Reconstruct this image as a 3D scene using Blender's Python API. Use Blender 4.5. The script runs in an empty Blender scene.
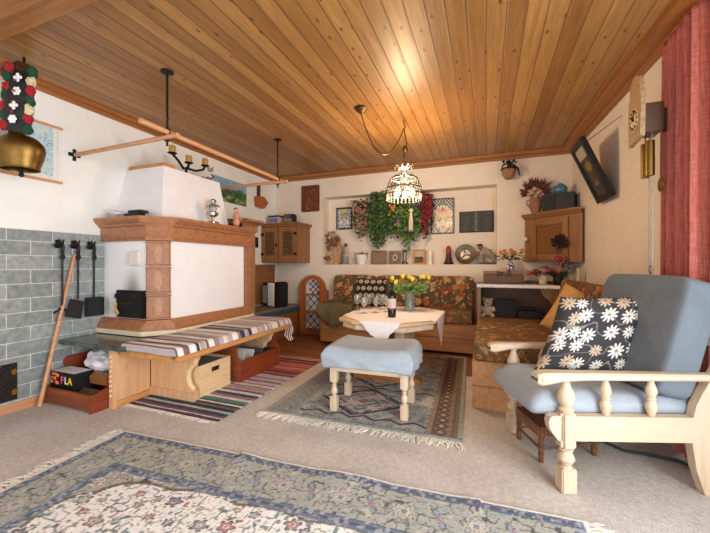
import bpy, bmesh, math, random
import numpy as np
from mathutils import Vector, Matrix
PI = math.pi
scene = bpy.context.scene
COL = scene.collection
CZ = 2.54          # ceiling height
rng = random.Random(7)

# ---------------------------------------------------------------- colour
def lin(c):
    c = c / 255.0
    return c / 12.92 if c <= 0.04045 else ((c + 0.055) / 1.055) ** 2.4
def rgb(t): return (lin(t[0]), lin(t[1]), lin(t[2]), 1.0)
def s2l(a):
    a = np.clip(a, 0, 1)
    return np.where(a <= 0.04045, a / 12.92, ((a + 0.055) / 1.055) ** 2.4)

# ---------------------------------------------------------------- materials
class NT:
    def __init__(s, name):
        s.m = bpy.data.materials.new(name); s.m.use_nodes = True
        s.t = s.m.node_tree; s.b = s.t.nodes['Principled BSDF']
    def n(s, typ, **kw):
        nd = s.t.nodes.new(typ)
        for k, v in kw.items(): setattr(nd, k, v)
        return nd
    def l(s, a, b): s.t.links.new(a, b)
    def math(s, op, a, b=None):
        nd = s.n('ShaderNodeMath', operation=op)
        for i, v in enumerate((a, b)):
            if v is None: continue
            if hasattr(v, 'links'): s.l(v, nd.inputs[i])
            else: nd.inputs[i].default_value = v
        return nd.outputs[0]
    def coord(s, scale=(1, 1, 1), rot=(0, 0, 0)):
        tc = s.n('ShaderNodeTexCoord'); mp = s.n('ShaderNodeMapping')
        mp.inputs['Scale'].default_value = scale; mp.inputs['Rotation'].default_value = rot
        s.l(tc.outputs['Object'], mp.inputs['Vector']); return mp.outputs[0]
    def noise(s, vec, scale=5, detail=4, rough=.55):
        nd = s.n('ShaderNodeTexNoise'); nd.inputs['Scale'].default_value = scale
        nd.inputs['Detail'].default_value = detail; nd.inputs['Roughness'].default_value = rough
        s.l(vec, nd.inputs['Vector']); return nd.outputs[0]
    def ramp(s, fac, stops, const=False):
        nd = s.n('ShaderNodeValToRGB'); cr = nd.color_ramp
        if const: cr.interpolation = 'CONSTANT'
        while len(cr.elements) < len(stops): cr.elements.new(.5)
        for e, (p, c) in zip(cr.elements, stops): e.position = p; e.color = c if len(c) == 4 else rgb(c)
        s.l(fac, nd.inputs[0]); return nd.outputs[0]
    def mix(s, fac, a, b, mode='MIX'):
        nd = s.n('ShaderNodeMix', data_type='RGBA', blend_type=mode)
        for i, v in ((0, fac), (6, a), (7, b)):
            if hasattr(v, 'links'): s.l(v, nd.inputs[i])
            elif i == 0: nd.inputs[0].default_value = v
            else: nd.inputs[i].default_value = v if len(v) == 4 else rgb(v)
        return nd.outputs[2]
    def bump(s, h, strength=.2, dist=.01):
        nd = s.n('ShaderNodeBump'); nd.inputs['Strength'].default_value = strength; nd.inputs['Distance'].default_value = dist
        s.l(h, nd.inputs['Height']); s.l(nd.outputs[0], s.b.inputs['Normal'])
    def done(s, col=None, rough=.6, **kw):
        if col is not None:
            if hasattr(col, 'links'): s.l(col, s.b.inputs['Base Color'])
            else: s.b.inputs['Base Color'].default_value = col if len(col) == 4 else rgb(col)
        s.b.inputs['Roughness'].default_value = rough
        for k, v in kw.items(): s.b.inputs[k.replace('_', ' ')].default_value = v
        return s.m

def plain(name, c, rough=.6, var=.06, scale=12, bump=0, **kw):
    t = NT(name); f = t.noise(t.coord(), scale, 5)
    a = tuple(max(0, x * (1 - var)) for x in c); b = tuple(min(255, x * (1 + var)) for x in c)
    if bump: t.bump(f, bump, .01)
    return t.done(t.ramp(f, [(.3, a), (.7, b)]), rough, **kw)
def metal(name, c, rough=.35, met=1.0): return plain(name, c, rough, .08, 25, Metallic=met)
def wood(name, c1, c2, axis='x', rough=.5, scale=1.0, knots=True, grain=1.0):
    t = NT(name); k = {'x': (.6, 9, 9), 'y': (9, .6, 9), 'z': (9, 9, .6)}[axis]
    v = t.coord(tuple(q * scale for q in k))
    f = t.noise(v, 3.0, 6, .6)
    f2 = t.noise(v, 11.0, 4, .6)
    f = t.math('ADD', t.math('MULTIPLY', f, .7), t.math('MULTIPLY', f2, .3 * grain))
    col = t.ramp(f, [(.33, c1), (.62, c2)])
    if knots:
        k2 = {'x': (1.6, 4, 4), 'y': (4, 1.6, 4), 'z': (4, 4, 1.6)}[axis]
        vo = t.n('ShaderNodeTexVoronoi'); vo.inputs['Scale'].default_value = 1.0
        t.l(t.coord(k2), vo.inputs['Vector'])
        kf = t.ramp(vo.outputs['Distance'], [(.05, (255, 255, 255)), (.11, (0, 0, 0))])
        dk = tuple(x * .5 for x in c1); col = t.mix(t.math('MULTIPLY', kf, .75), col, dk)
    t.bump(f2, .08, .004)
    return t.done(col, rough)
def floral(name, bg, pal, scale=9, rough=.85, leaf=(92, 92, 62)):
    t = NT(name); v = t.coord()
    w = t.noise(v, 14, 3); 
    nd = t.n('ShaderNodeVectorMath', operation='ADD'); t.l(v, nd.inputs[0])
    sc = t.n('ShaderNodeVectorMath', operation='SCALE'); nz = t.n('ShaderNodeTexNoise'); nz.inputs['Scale'].default_value = 16
    t.l(v, nz.inputs['Vector']); t.l(nz.outputs[1], sc.inputs[0]); sc.inputs['Scale'].default_value = .07; t.l(sc.outputs[0], nd.inputs[1])
    def vor(s):
        o = t.n('ShaderNodeTexVoronoi'); o.inputs['Scale'].default_value = s; t.l(nd.outputs[0], o.inputs['Vector'])
        sep = t.n('ShaderNodeSeparateColor'); t.l(o.outputs['Color'], sep.inputs[0]); return o.outputs['Distance'], sep.outputs[0]
    d2, c2 = vor(scale * 2.3)
    small = t.ramp(c2, [(0, leaf), (.35, pal[0]), (.55, tuple(x * .6 for x in pal[1])), (.75, leaf), (.88, pal[-1])], True)
    col = t.mix(t.ramp(d2, [(.34, (255, 255, 255)), (.46, (0, 0, 0))]), bg, small)
    d1, c1 = vor(scale)
    n = len(pal); big = t.ramp(c1, [(i / n, p) for i, p in enumerate(pal)], True)
    ring = t.ramp(d1, [(.0, (255, 240, 200)), (.1, (255, 255, 255)), (.14, (90, 76, 70)), (.2, (190, 190, 190)), (.3, (255, 255, 255)), (.34, (140, 128, 120)), (.4, (230, 225, 220))])
    big = t.mix(1.0, big, ring, 'MULTIPLY')
    msk = t.ramp(d1, [(.44, (255, 255, 255)), (.5, (0, 0, 0))])
    col = t.mix(msk, col, big)
    t.bump(t.noise(v, 220, 2), .25, .003)
    return t.done(col, rough)
def fabric(name, c, rough=.9, weave=260, var=.1):
    t = NT(name); v = t.coord(); f = t.noise(v, weave, 2); g = t.noise(v, 7, 4)
    f3 = t.math('ADD', t.math('MULTIPLY', f, .55), t.math('MULTIPLY', g, .45))
    a = tuple(x * (1 - var) for x in c); b = tuple(min(255, x * (1 + var)) for x in c)
    t.bump(f, .25, .002)
    return t.done(t.ramp(f3, [(.38, a), (.62, b)]), rough)
def glass(name, c=(255, 255, 255), rough=.02):
    t = NT(name); return t.done(c, rough, Transmission_Weight=.8, IOR=1.14, Coat_Weight=.6)
def emit(name, c, s):
    t = NT(name); t.b.inputs['Emission Color'].default_value = rgb(c); t.b.inputs['Emission Strength'].default_value = s
    return t.done(c, .4)
def vcol(name, rough=.9, bump=0):
    t = NT(name); a = t.n('ShaderNodeAttribute', attribute_name='Col')
    if bump: t.bump(t.noise(t.coord(), 300, 2), bump, .003)
    return t.done(a.outputs['Color'], rough)

# ---------------------------------------------------------------- mesh builder
ORI = {}
def frame(loc, rz=0): return Matrix.Translation(Vector(loc)) @ Matrix.Rotation(rz, 4, 'Z')
class MB:
    def __init__(s): s.b = bmesh.new(); s.x = Matrix.Identity(4)
    def v(s, p): return s.b.verts.new(s.x @ Vector(p))
    def f(s, vs):
        try: return s.b.faces.new(vs)
        except ValueError: return None
    def box(s, x0, x1, y0, y1, z0, z1):
        p = [s.v((x, y, z)) for z in (z0, z1) for y in (y0, y1) for x in (x0, x1)]
        for q in ((0, 2, 3, 1), (4, 5, 7, 6), (0, 1, 5, 4), (2, 6, 7, 3), (0, 4, 6, 2), (1, 3, 7, 5)): s.f([p[i] for i in q])
        return s
    def bbox(s, x0, x1, y0, y1, z0, z1, r=.006, seg=2):
        t = bmesh.new(); bmesh.ops.create_cube(t, size=1)
        for w in t.verts: w.co = Vector(((x0 + x1) / 2 + w.co.x * (x1 - x0), (y0 + y1) / 2 + w.co.y * (y1 - y0), (z0 + z1) / 2 + w.co.z * (z1 - z0)))
        bmesh.ops.bevel(t, geom=list(t.edges), offset=min(r, (x1 - x0) / 2.2, (y1 - y0) / 2.2, (z1 - z0) / 2.2), segments=seg, affect='EDGES')
        return s.add(t)
    def add(s, t, m=None):
        mp = {}
        for w in t.verts: mp[w] = s.b.verts.new(s.x @ ((m @ w.co) if m else w.co))
        for f in t.faces: s.f([mp[w] for w in f.verts])
        t.free(); return s
    def loft(s, rings, caps=True, closed=True):
        R = [[s.v(p) for p in r] for r in rings]; n = len(R[0])
        for a, b in zip(R, R[1:]):
            for i in range(n if closed else n - 1):
                j = (i + 1) % n; s.f([a[i], a[j], b[j], b[i]])
        if caps and closed: s.f(R[0][::-1]); s.f(R[-1])
        return s
    def prism(s, poly, axis, a0, a1):
        g = {'x': lambda u, v, w: (w, u, v), 'y': lambda u, v, w: (u, w, v), 'z': lambda u, v, w: (u, v, w)}[axis]
        return s.loft([[g(u, v, a) for u, v in poly] for a in (a0, a1)])
    def lathe(s, prof, c=(0, 0, 0), seg=20, sx=1, sy=1):
        rings = [[(c[0] + max(r, .0004) * math.cos(2 * PI * i / seg) * sx, c[1] + max(r, .0004) * math.sin(2 * PI * i / seg) * sy, c[2] + z) for i in range(seg)] for r, z in prof]
        return s.loft(rings)
    def tube(s, pts, r, seg=8):
        P = [Vector(p) for p in pts]; rings = []; up = None
        for i, p in enumerate(P):
            d = (P[min(i + 1, len(P) - 1)] - P[max(i - 1, 0)])
            if d.length < 1e-9: d = Vector((0, 0, 1))
            d.normalize()
            if up is None: up = d.orthogonal().normalized()
            else:
                up = up - d * up.dot(d)
                up = up.normalized() if up.length > 1e-6 else d.orthogonal().normalized()
            w = d.cross(up); rr = r[i] if isinstance(r, (list, tuple)) else r
            rings.append([tuple(p + rr * (math.cos(2 * PI * k / seg) * up + math.sin(2 * PI * k / seg) * w)) for k in range(seg)])
        return s.loft(rings)
    def ball(s, c, r, seg=12, sc=(1, 1, 1)):
        t = bmesh.new(); bmesh.ops.create_uvsphere(t, u_segments=seg, v_segments=max(6, seg * 2 // 3), radius=1)
        return s.add(t, Matrix.Translation(Vector(c)) @ Matrix.Diagonal((r * sc[0], r * sc[1], r * sc[2], 1)))
    def sq(s, c, d, e=.35, m=None, nu=36, nv=20, e2=None):
        # rounded cushion block (superquadric), d = full sizes
        e2 = e2 or e
        pw = lambda q, k: math.copysign(abs(q) ** k, q)
        rings = []
        for j in range(nv + 1):
            a = -PI / 2 + PI * j / nv; ca = pw(math.cos(a), e2); sa = pw(math.sin(a), e2)
            rg = []
            for i in range(nu):
                o = 2 * PI * i / nu
                p = Vector((d[0] / 2 * ca * pw(math.cos(o), e), d[1] / 2 * ca * pw(math.sin(o), e), d[2] / 2 * sa))
                if m: p = m @ p
                rg.append(tuple(p + Vector(c)))
            rings.append(rg)
        return s.loft(rings)
    def leaf(s, c, L, w, d, nrm):
        d = d.normalized(); sd = d.cross(nrm)
        sd = sd.normalized() if sd.length > 1e-5 else d.orthogonal()
        c = Vector(c); up = sd.cross(d) * w * .35
        a, b, e = s.v(c), s.v(c + d * L * .5 + sd * w / 2 - up), s.v(c + d * L)
        g, h = s.v(c + d * L * .5 - sd * w / 2 - up), s.v(c + d * L * .5)
        s.f([a, b, h]); s.f([b, e, h]); s.f([e, g, h]); s.f([g, a, h])
    def build(s, name, mat, parent=None, local=False, origin=None, smooth=True, sharp=.62):
        bm = s.b
        bmesh.ops.recalc_face_normals(bm, faces=bm.faces)
        W = Matrix.Identity(4)
        if parent is not None:
            W = ORI[parent.name]
        else:
            if origin is None and len(bm.verts):
                xs = [w.co.x for w in bm.verts]; ys = [w.co.y for w in bm.verts]; zs = [w.co.z for w in bm.verts]
                origin = ((min(xs) + max(xs)) / 2, (min(ys) + max(ys)) / 2, min(zs))
            W = frame(origin or (0, 0, 0))
        if not local: bm.transform(W.inverted())
        for f in bm.faces: f.smooth = smooth
        if smooth:
            for e in bm.edges:
                if len(e.link_faces) == 2 and e.calc_face_angle(0) > sharp: e.smooth = False
        me = bpy.data.meshes.new(name); bm.to_mesh(me); bm.free()
        o = bpy.data.objects.new(name, me); COL.objects.link(o)
        if mat: me.materials.append(mat)
        if parent is not None: o.parent = parent
        else: o.matrix_world = W
        ORI[o.name] = W
        return o
def tag(o, label=None, cat=None, group=None, kind=None):
    if label: o['label'] = label
    if cat: o['category'] = cat
    if group: o['group'] = group
    if kind: o['kind'] = kind
    return o
def thing(name, label, cat, loc, rz=0, group=None):
    o = bpy.data.objects.new(name, None); COL.objects.link(o); o.empty_display_size = .05
    o.location = loc; o.rotation_euler = (0, 0, rz); ORI[o.name] = frame(loc, rz)
    return tag(o, label, cat, group)
def struct(mb, name, mat): return tag(mb.build(name, mat, None, origin=(0, 0, 0), smooth=False), kind='structure')
def dup(root, loc, rz=None, label=None):
    c = root.copy(); COL.objects.link(c); c.location = loc
    if rz is not None: c.rotation_euler = (0, 0, rz)
    if label: c['label'] = label
    for ch in list(root.children):
        d = ch.copy(); COL.objects.link(d); d.parent = c
        for g in list(ch.children):
            e = g.copy(); COL.objects.link(e); e.parent = d
    return c
def grid(name, nx, ny, pos, colf, mat, parent=None, origin=(0, 0, 0), solid=0):
    U, V = np.meshgrid(np.linspace(0, 1, nx + 1), np.linspace(0, 1, ny + 1)); U = U.ravel(); V = V.ravel()
    P = np.stack(pos(U, V), 1).astype(float)
    W = ORI[parent.name] if parent is not None else frame(origin)
    Wi = np.array(W.inverted()); P = P @ Wi[:3, :3].T + Wi[:3, 3]
    idx = np.arange((nx + 1) * (ny + 1)).reshape(ny + 1, nx + 1)
    F = np.stack([idx[:-1, :-1], idx[:-1, 1:], idx[1:, 1:], idx[1:, :-1]], -1).reshape(-1, 4)
    me = bpy.data.meshes.new(name); me.vertices.add(len(P)); me.vertices.foreach_set('co', P.ravel())
    me.loops.add(F.size); me.loops.foreach_set('vertex_index', F.ravel().astype(np.int32))
    me.polygons.add(len(F)); me.polygons.foreach_set('loop_start', np.arange(0, F.size, 4, dtype=np.int32))
    me.update(calc_edges=True)
    me.polygons.foreach_set('use_smooth', np.ones(len(F), dtype=bool))
    c = np.ones((len(P), 4)); c[:, :3] = s2l(colf(U, V) / 255.0)
    at = me.color_attributes.new('Col', 'FLOAT_COLOR', 'POINT'); at.data.foreach_set('color', c.ravel())
    me.materials.append(mat)
    o = bpy.data.objects.new(name, me); COL.objects.link(o)
    if parent is not None: o.parent = parent
    else: o.matrix_world = W
    ORI[o.name] = W
    if solid:
        md = o.modifiers.new('thickness', 'SOLIDIFY'); md.thickness = solid; md.offset = -1
    return o
# numpy pattern helpers
def C(t): return np.array(t, float)
def put(col, mask, c):
    m = np.asarray(mask, float)[:, None]; return col * (1 - m) + C(c) * m
def vnoise(x, y, seed=0):
    xi = np.floor(x).astype(int); yi = np.floor(y).astype(int); xf = x - xi; yf = y - yi
    h = lambda a, b: np.modf(np.abs(np.sin(a * 127.1 + b * 311.7 + seed * 17.3) * 43758.5453))[0]
    sx = xf * xf * (3 - 2 * xf); sy = yf * yf * (3 - 2 * yf)
    return (h(xi, yi) * (1 - sx) + h(xi + 1, yi) * sx) * (1 - sy) + (h(xi, yi + 1) * (1 - sx) + h(xi + 1, yi + 1) * sx) * sy
P_SIDE, P_FRONT, P_LAMP, EXPO = 128, 54, 92, 0.25
# ================================================================ MATERIALS
M = {}
M['plaster'] = plain('white_plaster', (240, 239, 234), .9, .012, 6, .05)
M['plaster_warm'] = plain('cream_plaster', (232, 218, 200), .9, .012, 6, .05)
M['stove_white'] = plain('stove_render', (238, 237, 238), .85, .012, 5, .03)
M['pine'] = wood('pine', (200, 152, 108), (226, 182, 138), 'z', .5)
M['pine_x'] = wood('pine_long', (180, 118, 66), (210, 152, 96), 'y', .5)
M['pine_orange'] = wood('orange_pine', (138, 84, 40), (172, 114, 60), 'x', .45)
M['pine_orange_y'] = wood('orange_pine_y', (138, 82, 36), (174, 112, 56), 'y', .45)
M['cab'] = wood('cabinet_wood', (124, 82, 44), (156, 108, 64), 'z', .45)
M['cab_dark'] = wood('cabinet_wood_dark', (120, 74, 38), (152, 100, 56), 'x', .45)
M['bench_wood'] = wood('sofa_wood', (156, 100, 54), (190, 134, 80), 'x', .4)
M['bench_wood_y'] = wood('sofa_wood_y', (176, 126, 78), (206, 158, 106), 'y', .4)
M['ash'] = wood('pale_ash', (200, 176, 148), (222, 202, 176), 'x', .4, knots=False)
M['ash_z'] = wood('pale_ash_z', (198, 174, 144), (220, 198, 172), 'z', .4, knots=False)
M['red_wood'] = wood('redwood_stain', (106, 50, 28), (150, 80, 46), 'x', .4)
M['red_wood_y'] = wood('redwood_stain_y', (112, 44, 24), (146, 66, 36), 'y', .4)
M['dark_wood'] = wood('dark_wood', (60, 38, 24), (84, 54, 34), 'z', .45, knots=False)
M['shelf_orange'] = wood('rack_wood', (150, 78, 36), (180, 104, 54), 'z', .4, knots=False)
M['rod'] = wood('rod_wood', (188, 130, 88), (214, 160, 116), 'y', .5, knots=False)
M['boxpine'] = wood('box_pine', (218, 180, 132), (236, 204, 158), 'y', .55, knots=False)
M['carving'] = plain('carving', (104, 54, 28), .5, .35, 30, .6)
M['iron'] = plain('black_iron', (34, 32, 32), .5, .2, 30, .1, Metallic=.6)
M['black'] = plain('black_plastic', (13, 13, 14), .55, .1)
M['black_matte'] = plain('black_matte', (30, 30, 32), .7, .12)
M['brass'] = metal('brass', (126, 98, 52), .42)
M['oldbrass'] = metal('old_brass', (104, 84, 58), .45)
M['gold'] = metal('gilt', (190, 148, 66), .35)
M['chrome'] = metal('chrome', (200, 200, 200), .15)
M['pewter'] = metal('pewter', (150, 140, 128), .4)
M['white'] = plain('white_paint', (238, 236, 232), .5, .02)
M['cream'] = plain('cream_paint', (228, 214, 182), .55, .04)
M['terracotta'] = plain('terracotta', (160, 112, 82), .35, .1, 30, .15)
M['terra_relief'] = plain('terracotta_relief', (178, 134, 104), .35, .1, 60, .15)
M['terra_top'] = plain('terracotta_cornice', (160, 106, 70), .35, .12, 26, .12)
M['marble'] = plain('green_marble', (78, 88, 84), .15, .3, 18)
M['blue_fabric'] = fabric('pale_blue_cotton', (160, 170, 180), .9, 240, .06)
M['blue_fabric_shaded'] = fabric('shaded_blue_cotton', (110, 121, 130), .9, 240, .07)  # darker copy of the pale cotton: the backlit cushion's shade is in the colour
M['ochre'] = fabric('ochre_cloth', (196, 146, 86), .9)
M['olive'] = fabric('olive_cloth', (112, 98, 62), .95)
M['curtain'] = None
M['floral_back'] = floral('floral_tapestry', (92, 68, 44), [(206, 122, 66), (210, 162, 106), (176, 84, 56), (136, 114, 70), (220, 184, 132)], 11)
M['floral_seat'] = floral('floral_seat_cloth', (120, 88, 54), [(190, 134, 80), (168, 98, 64), (204, 164, 112), (124, 108, 70)], 15)
M['paper'] = plain('paper', (226, 222, 226), .9, .05, 20)
M['glass'] = glass('clear_glass'); M['glass_green'] = glass('green_glass', (225, 240, 230))
M['bottle'] = plain('dark_bottle', (16, 14, 14), .08, .1)
M['wax'] = plain('honey_wax', (178, 134, 62), .5, .12, 30)
M['wax_white'] = plain('white_wax', (240, 232, 214), .5, .03)
M['leaf'] = plain('leaf_green', (64, 92, 46), .5, .3, 30)
M['leaf_light'] = plain('leaf_light', (92, 128, 60), .5, .28, 30)
M['leaf_dark'] = plain('leaf_dark', (46, 62, 40), .6, .25, 30)
M['yellow'] = plain('yellow_petal', (244, 214, 70), .6, .08, 40)
M['orange'] = plain('orange_petal', (216, 142, 54), .6, .15, 40)
M['redpetal'] = plain('red_petal', (140, 34, 46), .6, .2, 40)
M['pinkpetal'] = plain('pink_petal', (168, 112, 98), .7, .2, 40)
M['purple'] = plain('mauve_petal', (122, 96, 140), .7, .15, 40)
M['dried'] = plain('dried_stems', (176, 140, 92), .9, .25, 40)
M['dried_red'] = plain('dried_red', (88, 52, 44), .9, .3, 40)
M['clay'] = plain('clay', (150, 104, 78), .8, .12, 20, .2)
M['silver'] = metal('silver', (190, 186, 180), .2)
M['bluejar'] = plain('blue_glaze', (70, 116, 148), .25, .2, 20)
M['stone'] = plain('grey_stone', (150, 140, 126), .85, .2, 25, .4)
M['leather'] = plain('brown_leather', (120, 74, 48), .6, .2, 20, .2)
M['cork'] = plain('cork_panel', (140, 104, 78), .9, .12, 60, .2)
M['vc'] = vcol('printed_surface', .75)
M['vc_gloss'] = vcol('glazed_tile', .3)
M['vc_rug'] = vcol('woven_wool', .95, .5)
M['fringe'] = plain('cotton_fringe', (232, 226, 214), .95, .06, 60)
M['lace'] = plain('white_lace', (242, 238, 236), .9, .03, 60)
M['skin'] = plain('painted_skin', (206, 156, 120), .6, .06)
M['redcloth'] = plain('red_paint', (160, 50, 40), .6, .1)

def ceiling_mat():
    t = NT('ceiling_boards'); tc = t.n('ShaderNodeTexCoord'); sp = t.n('ShaderNodeSeparateXYZ'); t.l(tc.outputs['Object'], sp.inputs[0])
    q = t.math('DIVIDE', sp.outputs[0], .108); cell = t.math('FLOOR', q); fr = t.math('FRACT', q)
    wn = t.n('ShaderNodeTexWhiteNoise', noise_dimensions='1D'); t.l(cell, wn.inputs['W'])
    off = t.n('ShaderNodeCombineXYZ'); t.l(sp.outputs[0], off.inputs[0])
    t.l(t.math('ADD', sp.outputs[1], t.math('MULTIPLY', wn.outputs[0], 37.0)), off.inputs[1])
    mp = t.n('ShaderNodeMapping'); mp.inputs['Scale'].default_value = (16, .7, 1); t.l(off.outputs[0], mp.inputs[0])
    g = t.math('ADD', t.math('MULTIPLY', t.noise(mp.outputs[0], 2.2, 6, .6), .6), t.math('MULTIPLY', t.noise(mp.outputs[0], 9, 3), .4))
    col = t.ramp(g, [(.3, (142, 96, 46)), (.66, (188, 142, 84))])
    tint = t.ramp(wn.outputs[0], [(0, (214, 200, 186)), (.5, (240, 232, 224)), (1, (255, 252, 248))])
    col = t.mix(1.0, col, tint, 'MULTIPLY')
    m2 = t.n('ShaderNodeMapping'); m2.inputs['Scale'].default_value = (11, 4.6, 1); t.l(off.outputs[0], m2.inputs[0])
    vo = t.n('ShaderNodeTexVoronoi', voronoi_dimensions='2D'); vo.inputs['Scale'].default_value = 1; t.l(m2.outputs[0], vo.inputs['Vector'])
    kn = t.math('MULTIPLY', t.ramp(vo.outputs['Distance'], [(.05, (255, 255, 255)), (.12, (0, 0, 0))]), t.ramp(t_sep(t, vo), [(0, (0, 0, 0)), (.68, (255, 255, 255))], True))
    col = t.mix(t.math('MULTIPLY', kn, .85), col, (70, 40, 20))
    gr = t.ramp(fr, [(0, (255, 255, 255)), (.05, (255, 255, 255)), (.075, (0, 0, 0)), (.9, (0, 0, 0)), (.92, (110, 110, 110)), (.95, (0, 0, 0))])
    col = t.mix(t.math('MULTIPLY', gr, .72), col, (84, 50, 24))
    t.bump(t.math('SUBTRACT', 1.0, gr), .5, .01)
    return t.done(col, .42)
def t_sep(t, vo):
    s = t.n('ShaderNodeSeparateColor'); t.l(vo.outputs['Color'], s.inputs[0]); return s.outputs[0]
def tile_mat():
    t = NT('slate_tiles'); tc = t.n('ShaderNodeTexCoord'); sp = t.n('ShaderNodeSeparateXYZ'); t.l(tc.outputs['Object'], sp.inputs[0])
    cb = t.n('ShaderNodeCombineXYZ'); t.l(sp.outputs[1], cb.inputs[0]); t.l(t.math('SUBTRACT', sp.outputs[2], .075), cb.inputs[1])
    br = t.n('ShaderNodeTexBrick'); t.l(cb.outputs[0], br.inputs[0])
    br.inputs['Scale'].default_value = 1; br.inputs['Brick Width'].default_value = .29; br.inputs['Row Height'].default_value = .11
    br.inputs['Mortar Size'].default_value = .0035; br.inputs['Mortar Smooth'].default_value = .2; br.inputs['Bias'].default_value = 0
    br.inputs['Color1'].default_value = rgb((138, 145, 145)); br.inputs['Color2'].default_value = rgb((164, 170, 169)); br.inputs['Mortar'].default_value = rgb((208, 210, 206))
    f = t.noise(t.coord(), 22, 8, .7)
    col = t.mix(.55, br.outputs['Color'], t.ramp(f, [(.3, (86, 92, 92)), (.7, (206, 208, 204))]), 'OVERLAY')
    t.bump(t.math('SUBTRACT', f, t.math('MULTIPLY', br.outputs['Fac'], 1.5)), .25, .006)
    return t.done(col, .6)
def carpet_mat():
    t = NT('beige_carpet'); v = t.coord(); a = t.noise(v, 130, 3, .7); b = t.noise(v, 3, 4); c = t.noise(v, 36, 3, .7)
    f = t.math('ADD', t.math('MULTIPLY', a, .45), t.math('ADD', t.math('MULTIPLY', b, .2), t.math('MULTIPLY', c, .35)))
    t.bump(a, .8, .012)
    return t.done(t.ramp(f, [(.36, (178, 170, 162)), (.62, (232, 226, 219))]), .97)
def parquet_mat():
    t = NT('brown_floorboards'); v = t.coord((1, 1, 1)); br = t.n('ShaderNodeTexBrick'); t.l(v, br.inputs[0]); br.inputs['Scale'].default_value = 1
    br.inputs['Brick Width'].default_value = .9; br.inputs['Row Height'].default_value = .09; br.inputs['Mortar Size'].default_value = .002
    br.inputs['Color1'].default_value = rgb((140, 90, 48)); br.inputs['Color2'].default_value = rgb((168, 114, 66)); br.inputs['Mortar'].default_value = rgb((80, 48, 24))
    f = t.noise(t.coord((1, 14, 1)), 5, 5)
    return t.done(t.mix(.4, br.outputs['Color'], t.ramp(f, [(.3, (96, 60, 34)), (.7, (210, 170, 130))]), 'OVERLAY'), .35)
def curtain_mat():
    t = NT('red_linen'); a = t.noise(t.coord((1, 1, .06)), 160, 3, .7); b = t.noise(t.coord((.1, .1, 1)), 190, 2)
    f = t.math('ADD', t.math('MULTIPLY', a, .6), t.math('MULTIPLY', b, .4))
    return t.done(t.ramp(f, [(.36, (166, 82, 72)), (.64, (212, 128, 114))]), .95)
M['ceiling'] = ceiling_mat(); M['tile'] = tile_mat(); M['carpet'] = carpet_mat(); M['parquet'] = parquet_mat(); M['curtain'] = curtain_mat()

# ================================================================ SETTING
YB, XL, YR = 4.96, -3.33, -2.4
def rx(y): return 1.0 + (YB - y) * .0434         # the right wall runs slightly outward towards the camera
struct(MB().box(-3.6, 1.6, YR - .2, 3.56, -.1, 0), 'floor', M['carpet'])
struct(MB().box(-3.6, 1.6, 3.56, 5.3, -.1, -.003), 'floor', M['parquet'])
struct(MB().box(-3.6, 1.7, YR - .2, 5.4, CZ, CZ + .1), 'ceiling', M['ceiling'])
struct(MB().box(-3.5, XL, YR, YB, 0, CZ), 'wall_left', M['plaster'])
NX0, NX1, NZ0, NZ1, NY = -2.444, .135, 1.108, 2.18, 5.18
w = MB(); w.box(XL - .15, NX0, YB, NY + .1, 0, CZ); w.box(NX1, 1.4, YB, NY + .1, 0, CZ); w.box(NX0, NX1, YB, NY + .1, 0, NZ0); w.box(NX0, NX1, YB, NY + .1, NZ1, CZ); w.box(NX0, NX1, NY, NY + .1, NZ0, NZ1)
struct(w, 'wall_back', M['plaster_warm'])
w = MB(); w.prism([(rx(2.72), 2.72), (rx(YB), YB), (1.3, YB), (1.36, 2.72)], 'z', 0, CZ); w.box(1.18, 1.4, -.95, 2.72, 2.32, CZ); w.box(1.12, 1.4, YR, -.95, 0, CZ)
struct(w, 'wall_right', M['plaster_warm'])
w = MB(); w.box(XL - .15, -2.7, YR - .15, YR, 0, CZ); w.box(.5, 1.4, YR - .15, YR, 0, CZ); w.box(-2.7, .5, YR - .15, YR, 2.3, CZ); w.box(-2.7, .5, YR - .15, YR, 0, .12)
struct(w, 'wall_front', M['plaster'])
def window(name, mb): struct(mb, name, M['white'])
w = MB()
for x in (-2.66, -1.1, .46): w.box(x - .04, x + .04, YR - .12, YR - .05, .12, 2.3)
for z in (.16, 2.26): w.box(-2.7, .5, YR - .12, YR - .05, z - .04, z + .04)
window('window_1', w)
w = MB()
for y in (-.91, .9, 2.68): w.box(1.26, 1.33, y - .04, y + .04, .02, 2.32)
for z in (.06, 2.28): w.box(1.26, 1.33, -.95, 2.72, z - .04, z + .04)
window('window_2', w)
struct(MB().box(XL, XL + .015, YR, 2.2, .065, 1.372), 'wall_left_tiles', M['tile'])
struct(MB().box(XL, XL + .022, YR, 2.1, 0, .065), 'baseboard_left', M['rod'])
# ceiling trims
w = MB(); w.box(XL, 1.02, YB - .05, YB, 2.488, CZ); w.box(XL, 1.02, YB - .15, YB - .05, 2.508, CZ); struct(w, 'trim_1', M['pine_orange'])
w = MB()
w.prism([(rx(.6) - .06, .6), (rx(.6), .6), (rx(YB - .05), YB - .05), (rx(YB - .05) - .06, YB - .05)], 'z', 2.488, CZ)
w.prism([(rx(.6) - .17, .6), (rx(.6) - .06, .6), (rx(YB - .05) - .06, YB - .05), (rx(YB - .05) - .14, YB - .05)], 'z', 2.505, CZ); struct(w, 'trim_2', M['pine_orange_y'])
w = MB(); w.box(XL, XL + .03, YR, YB - .15, 2.488, CZ); w.box(XL + .03, XL + .09, YR, YB - .15, 2.515, CZ); struct(w, 'trim_3', M['pine_orange_y'])
w = MB(); w.box(XL + .09, -1.0, 1.06, 1.19, 2.475, CZ); w.box(XL + .09, -1.0, .985, 1.06, 2.44, CZ)
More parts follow.
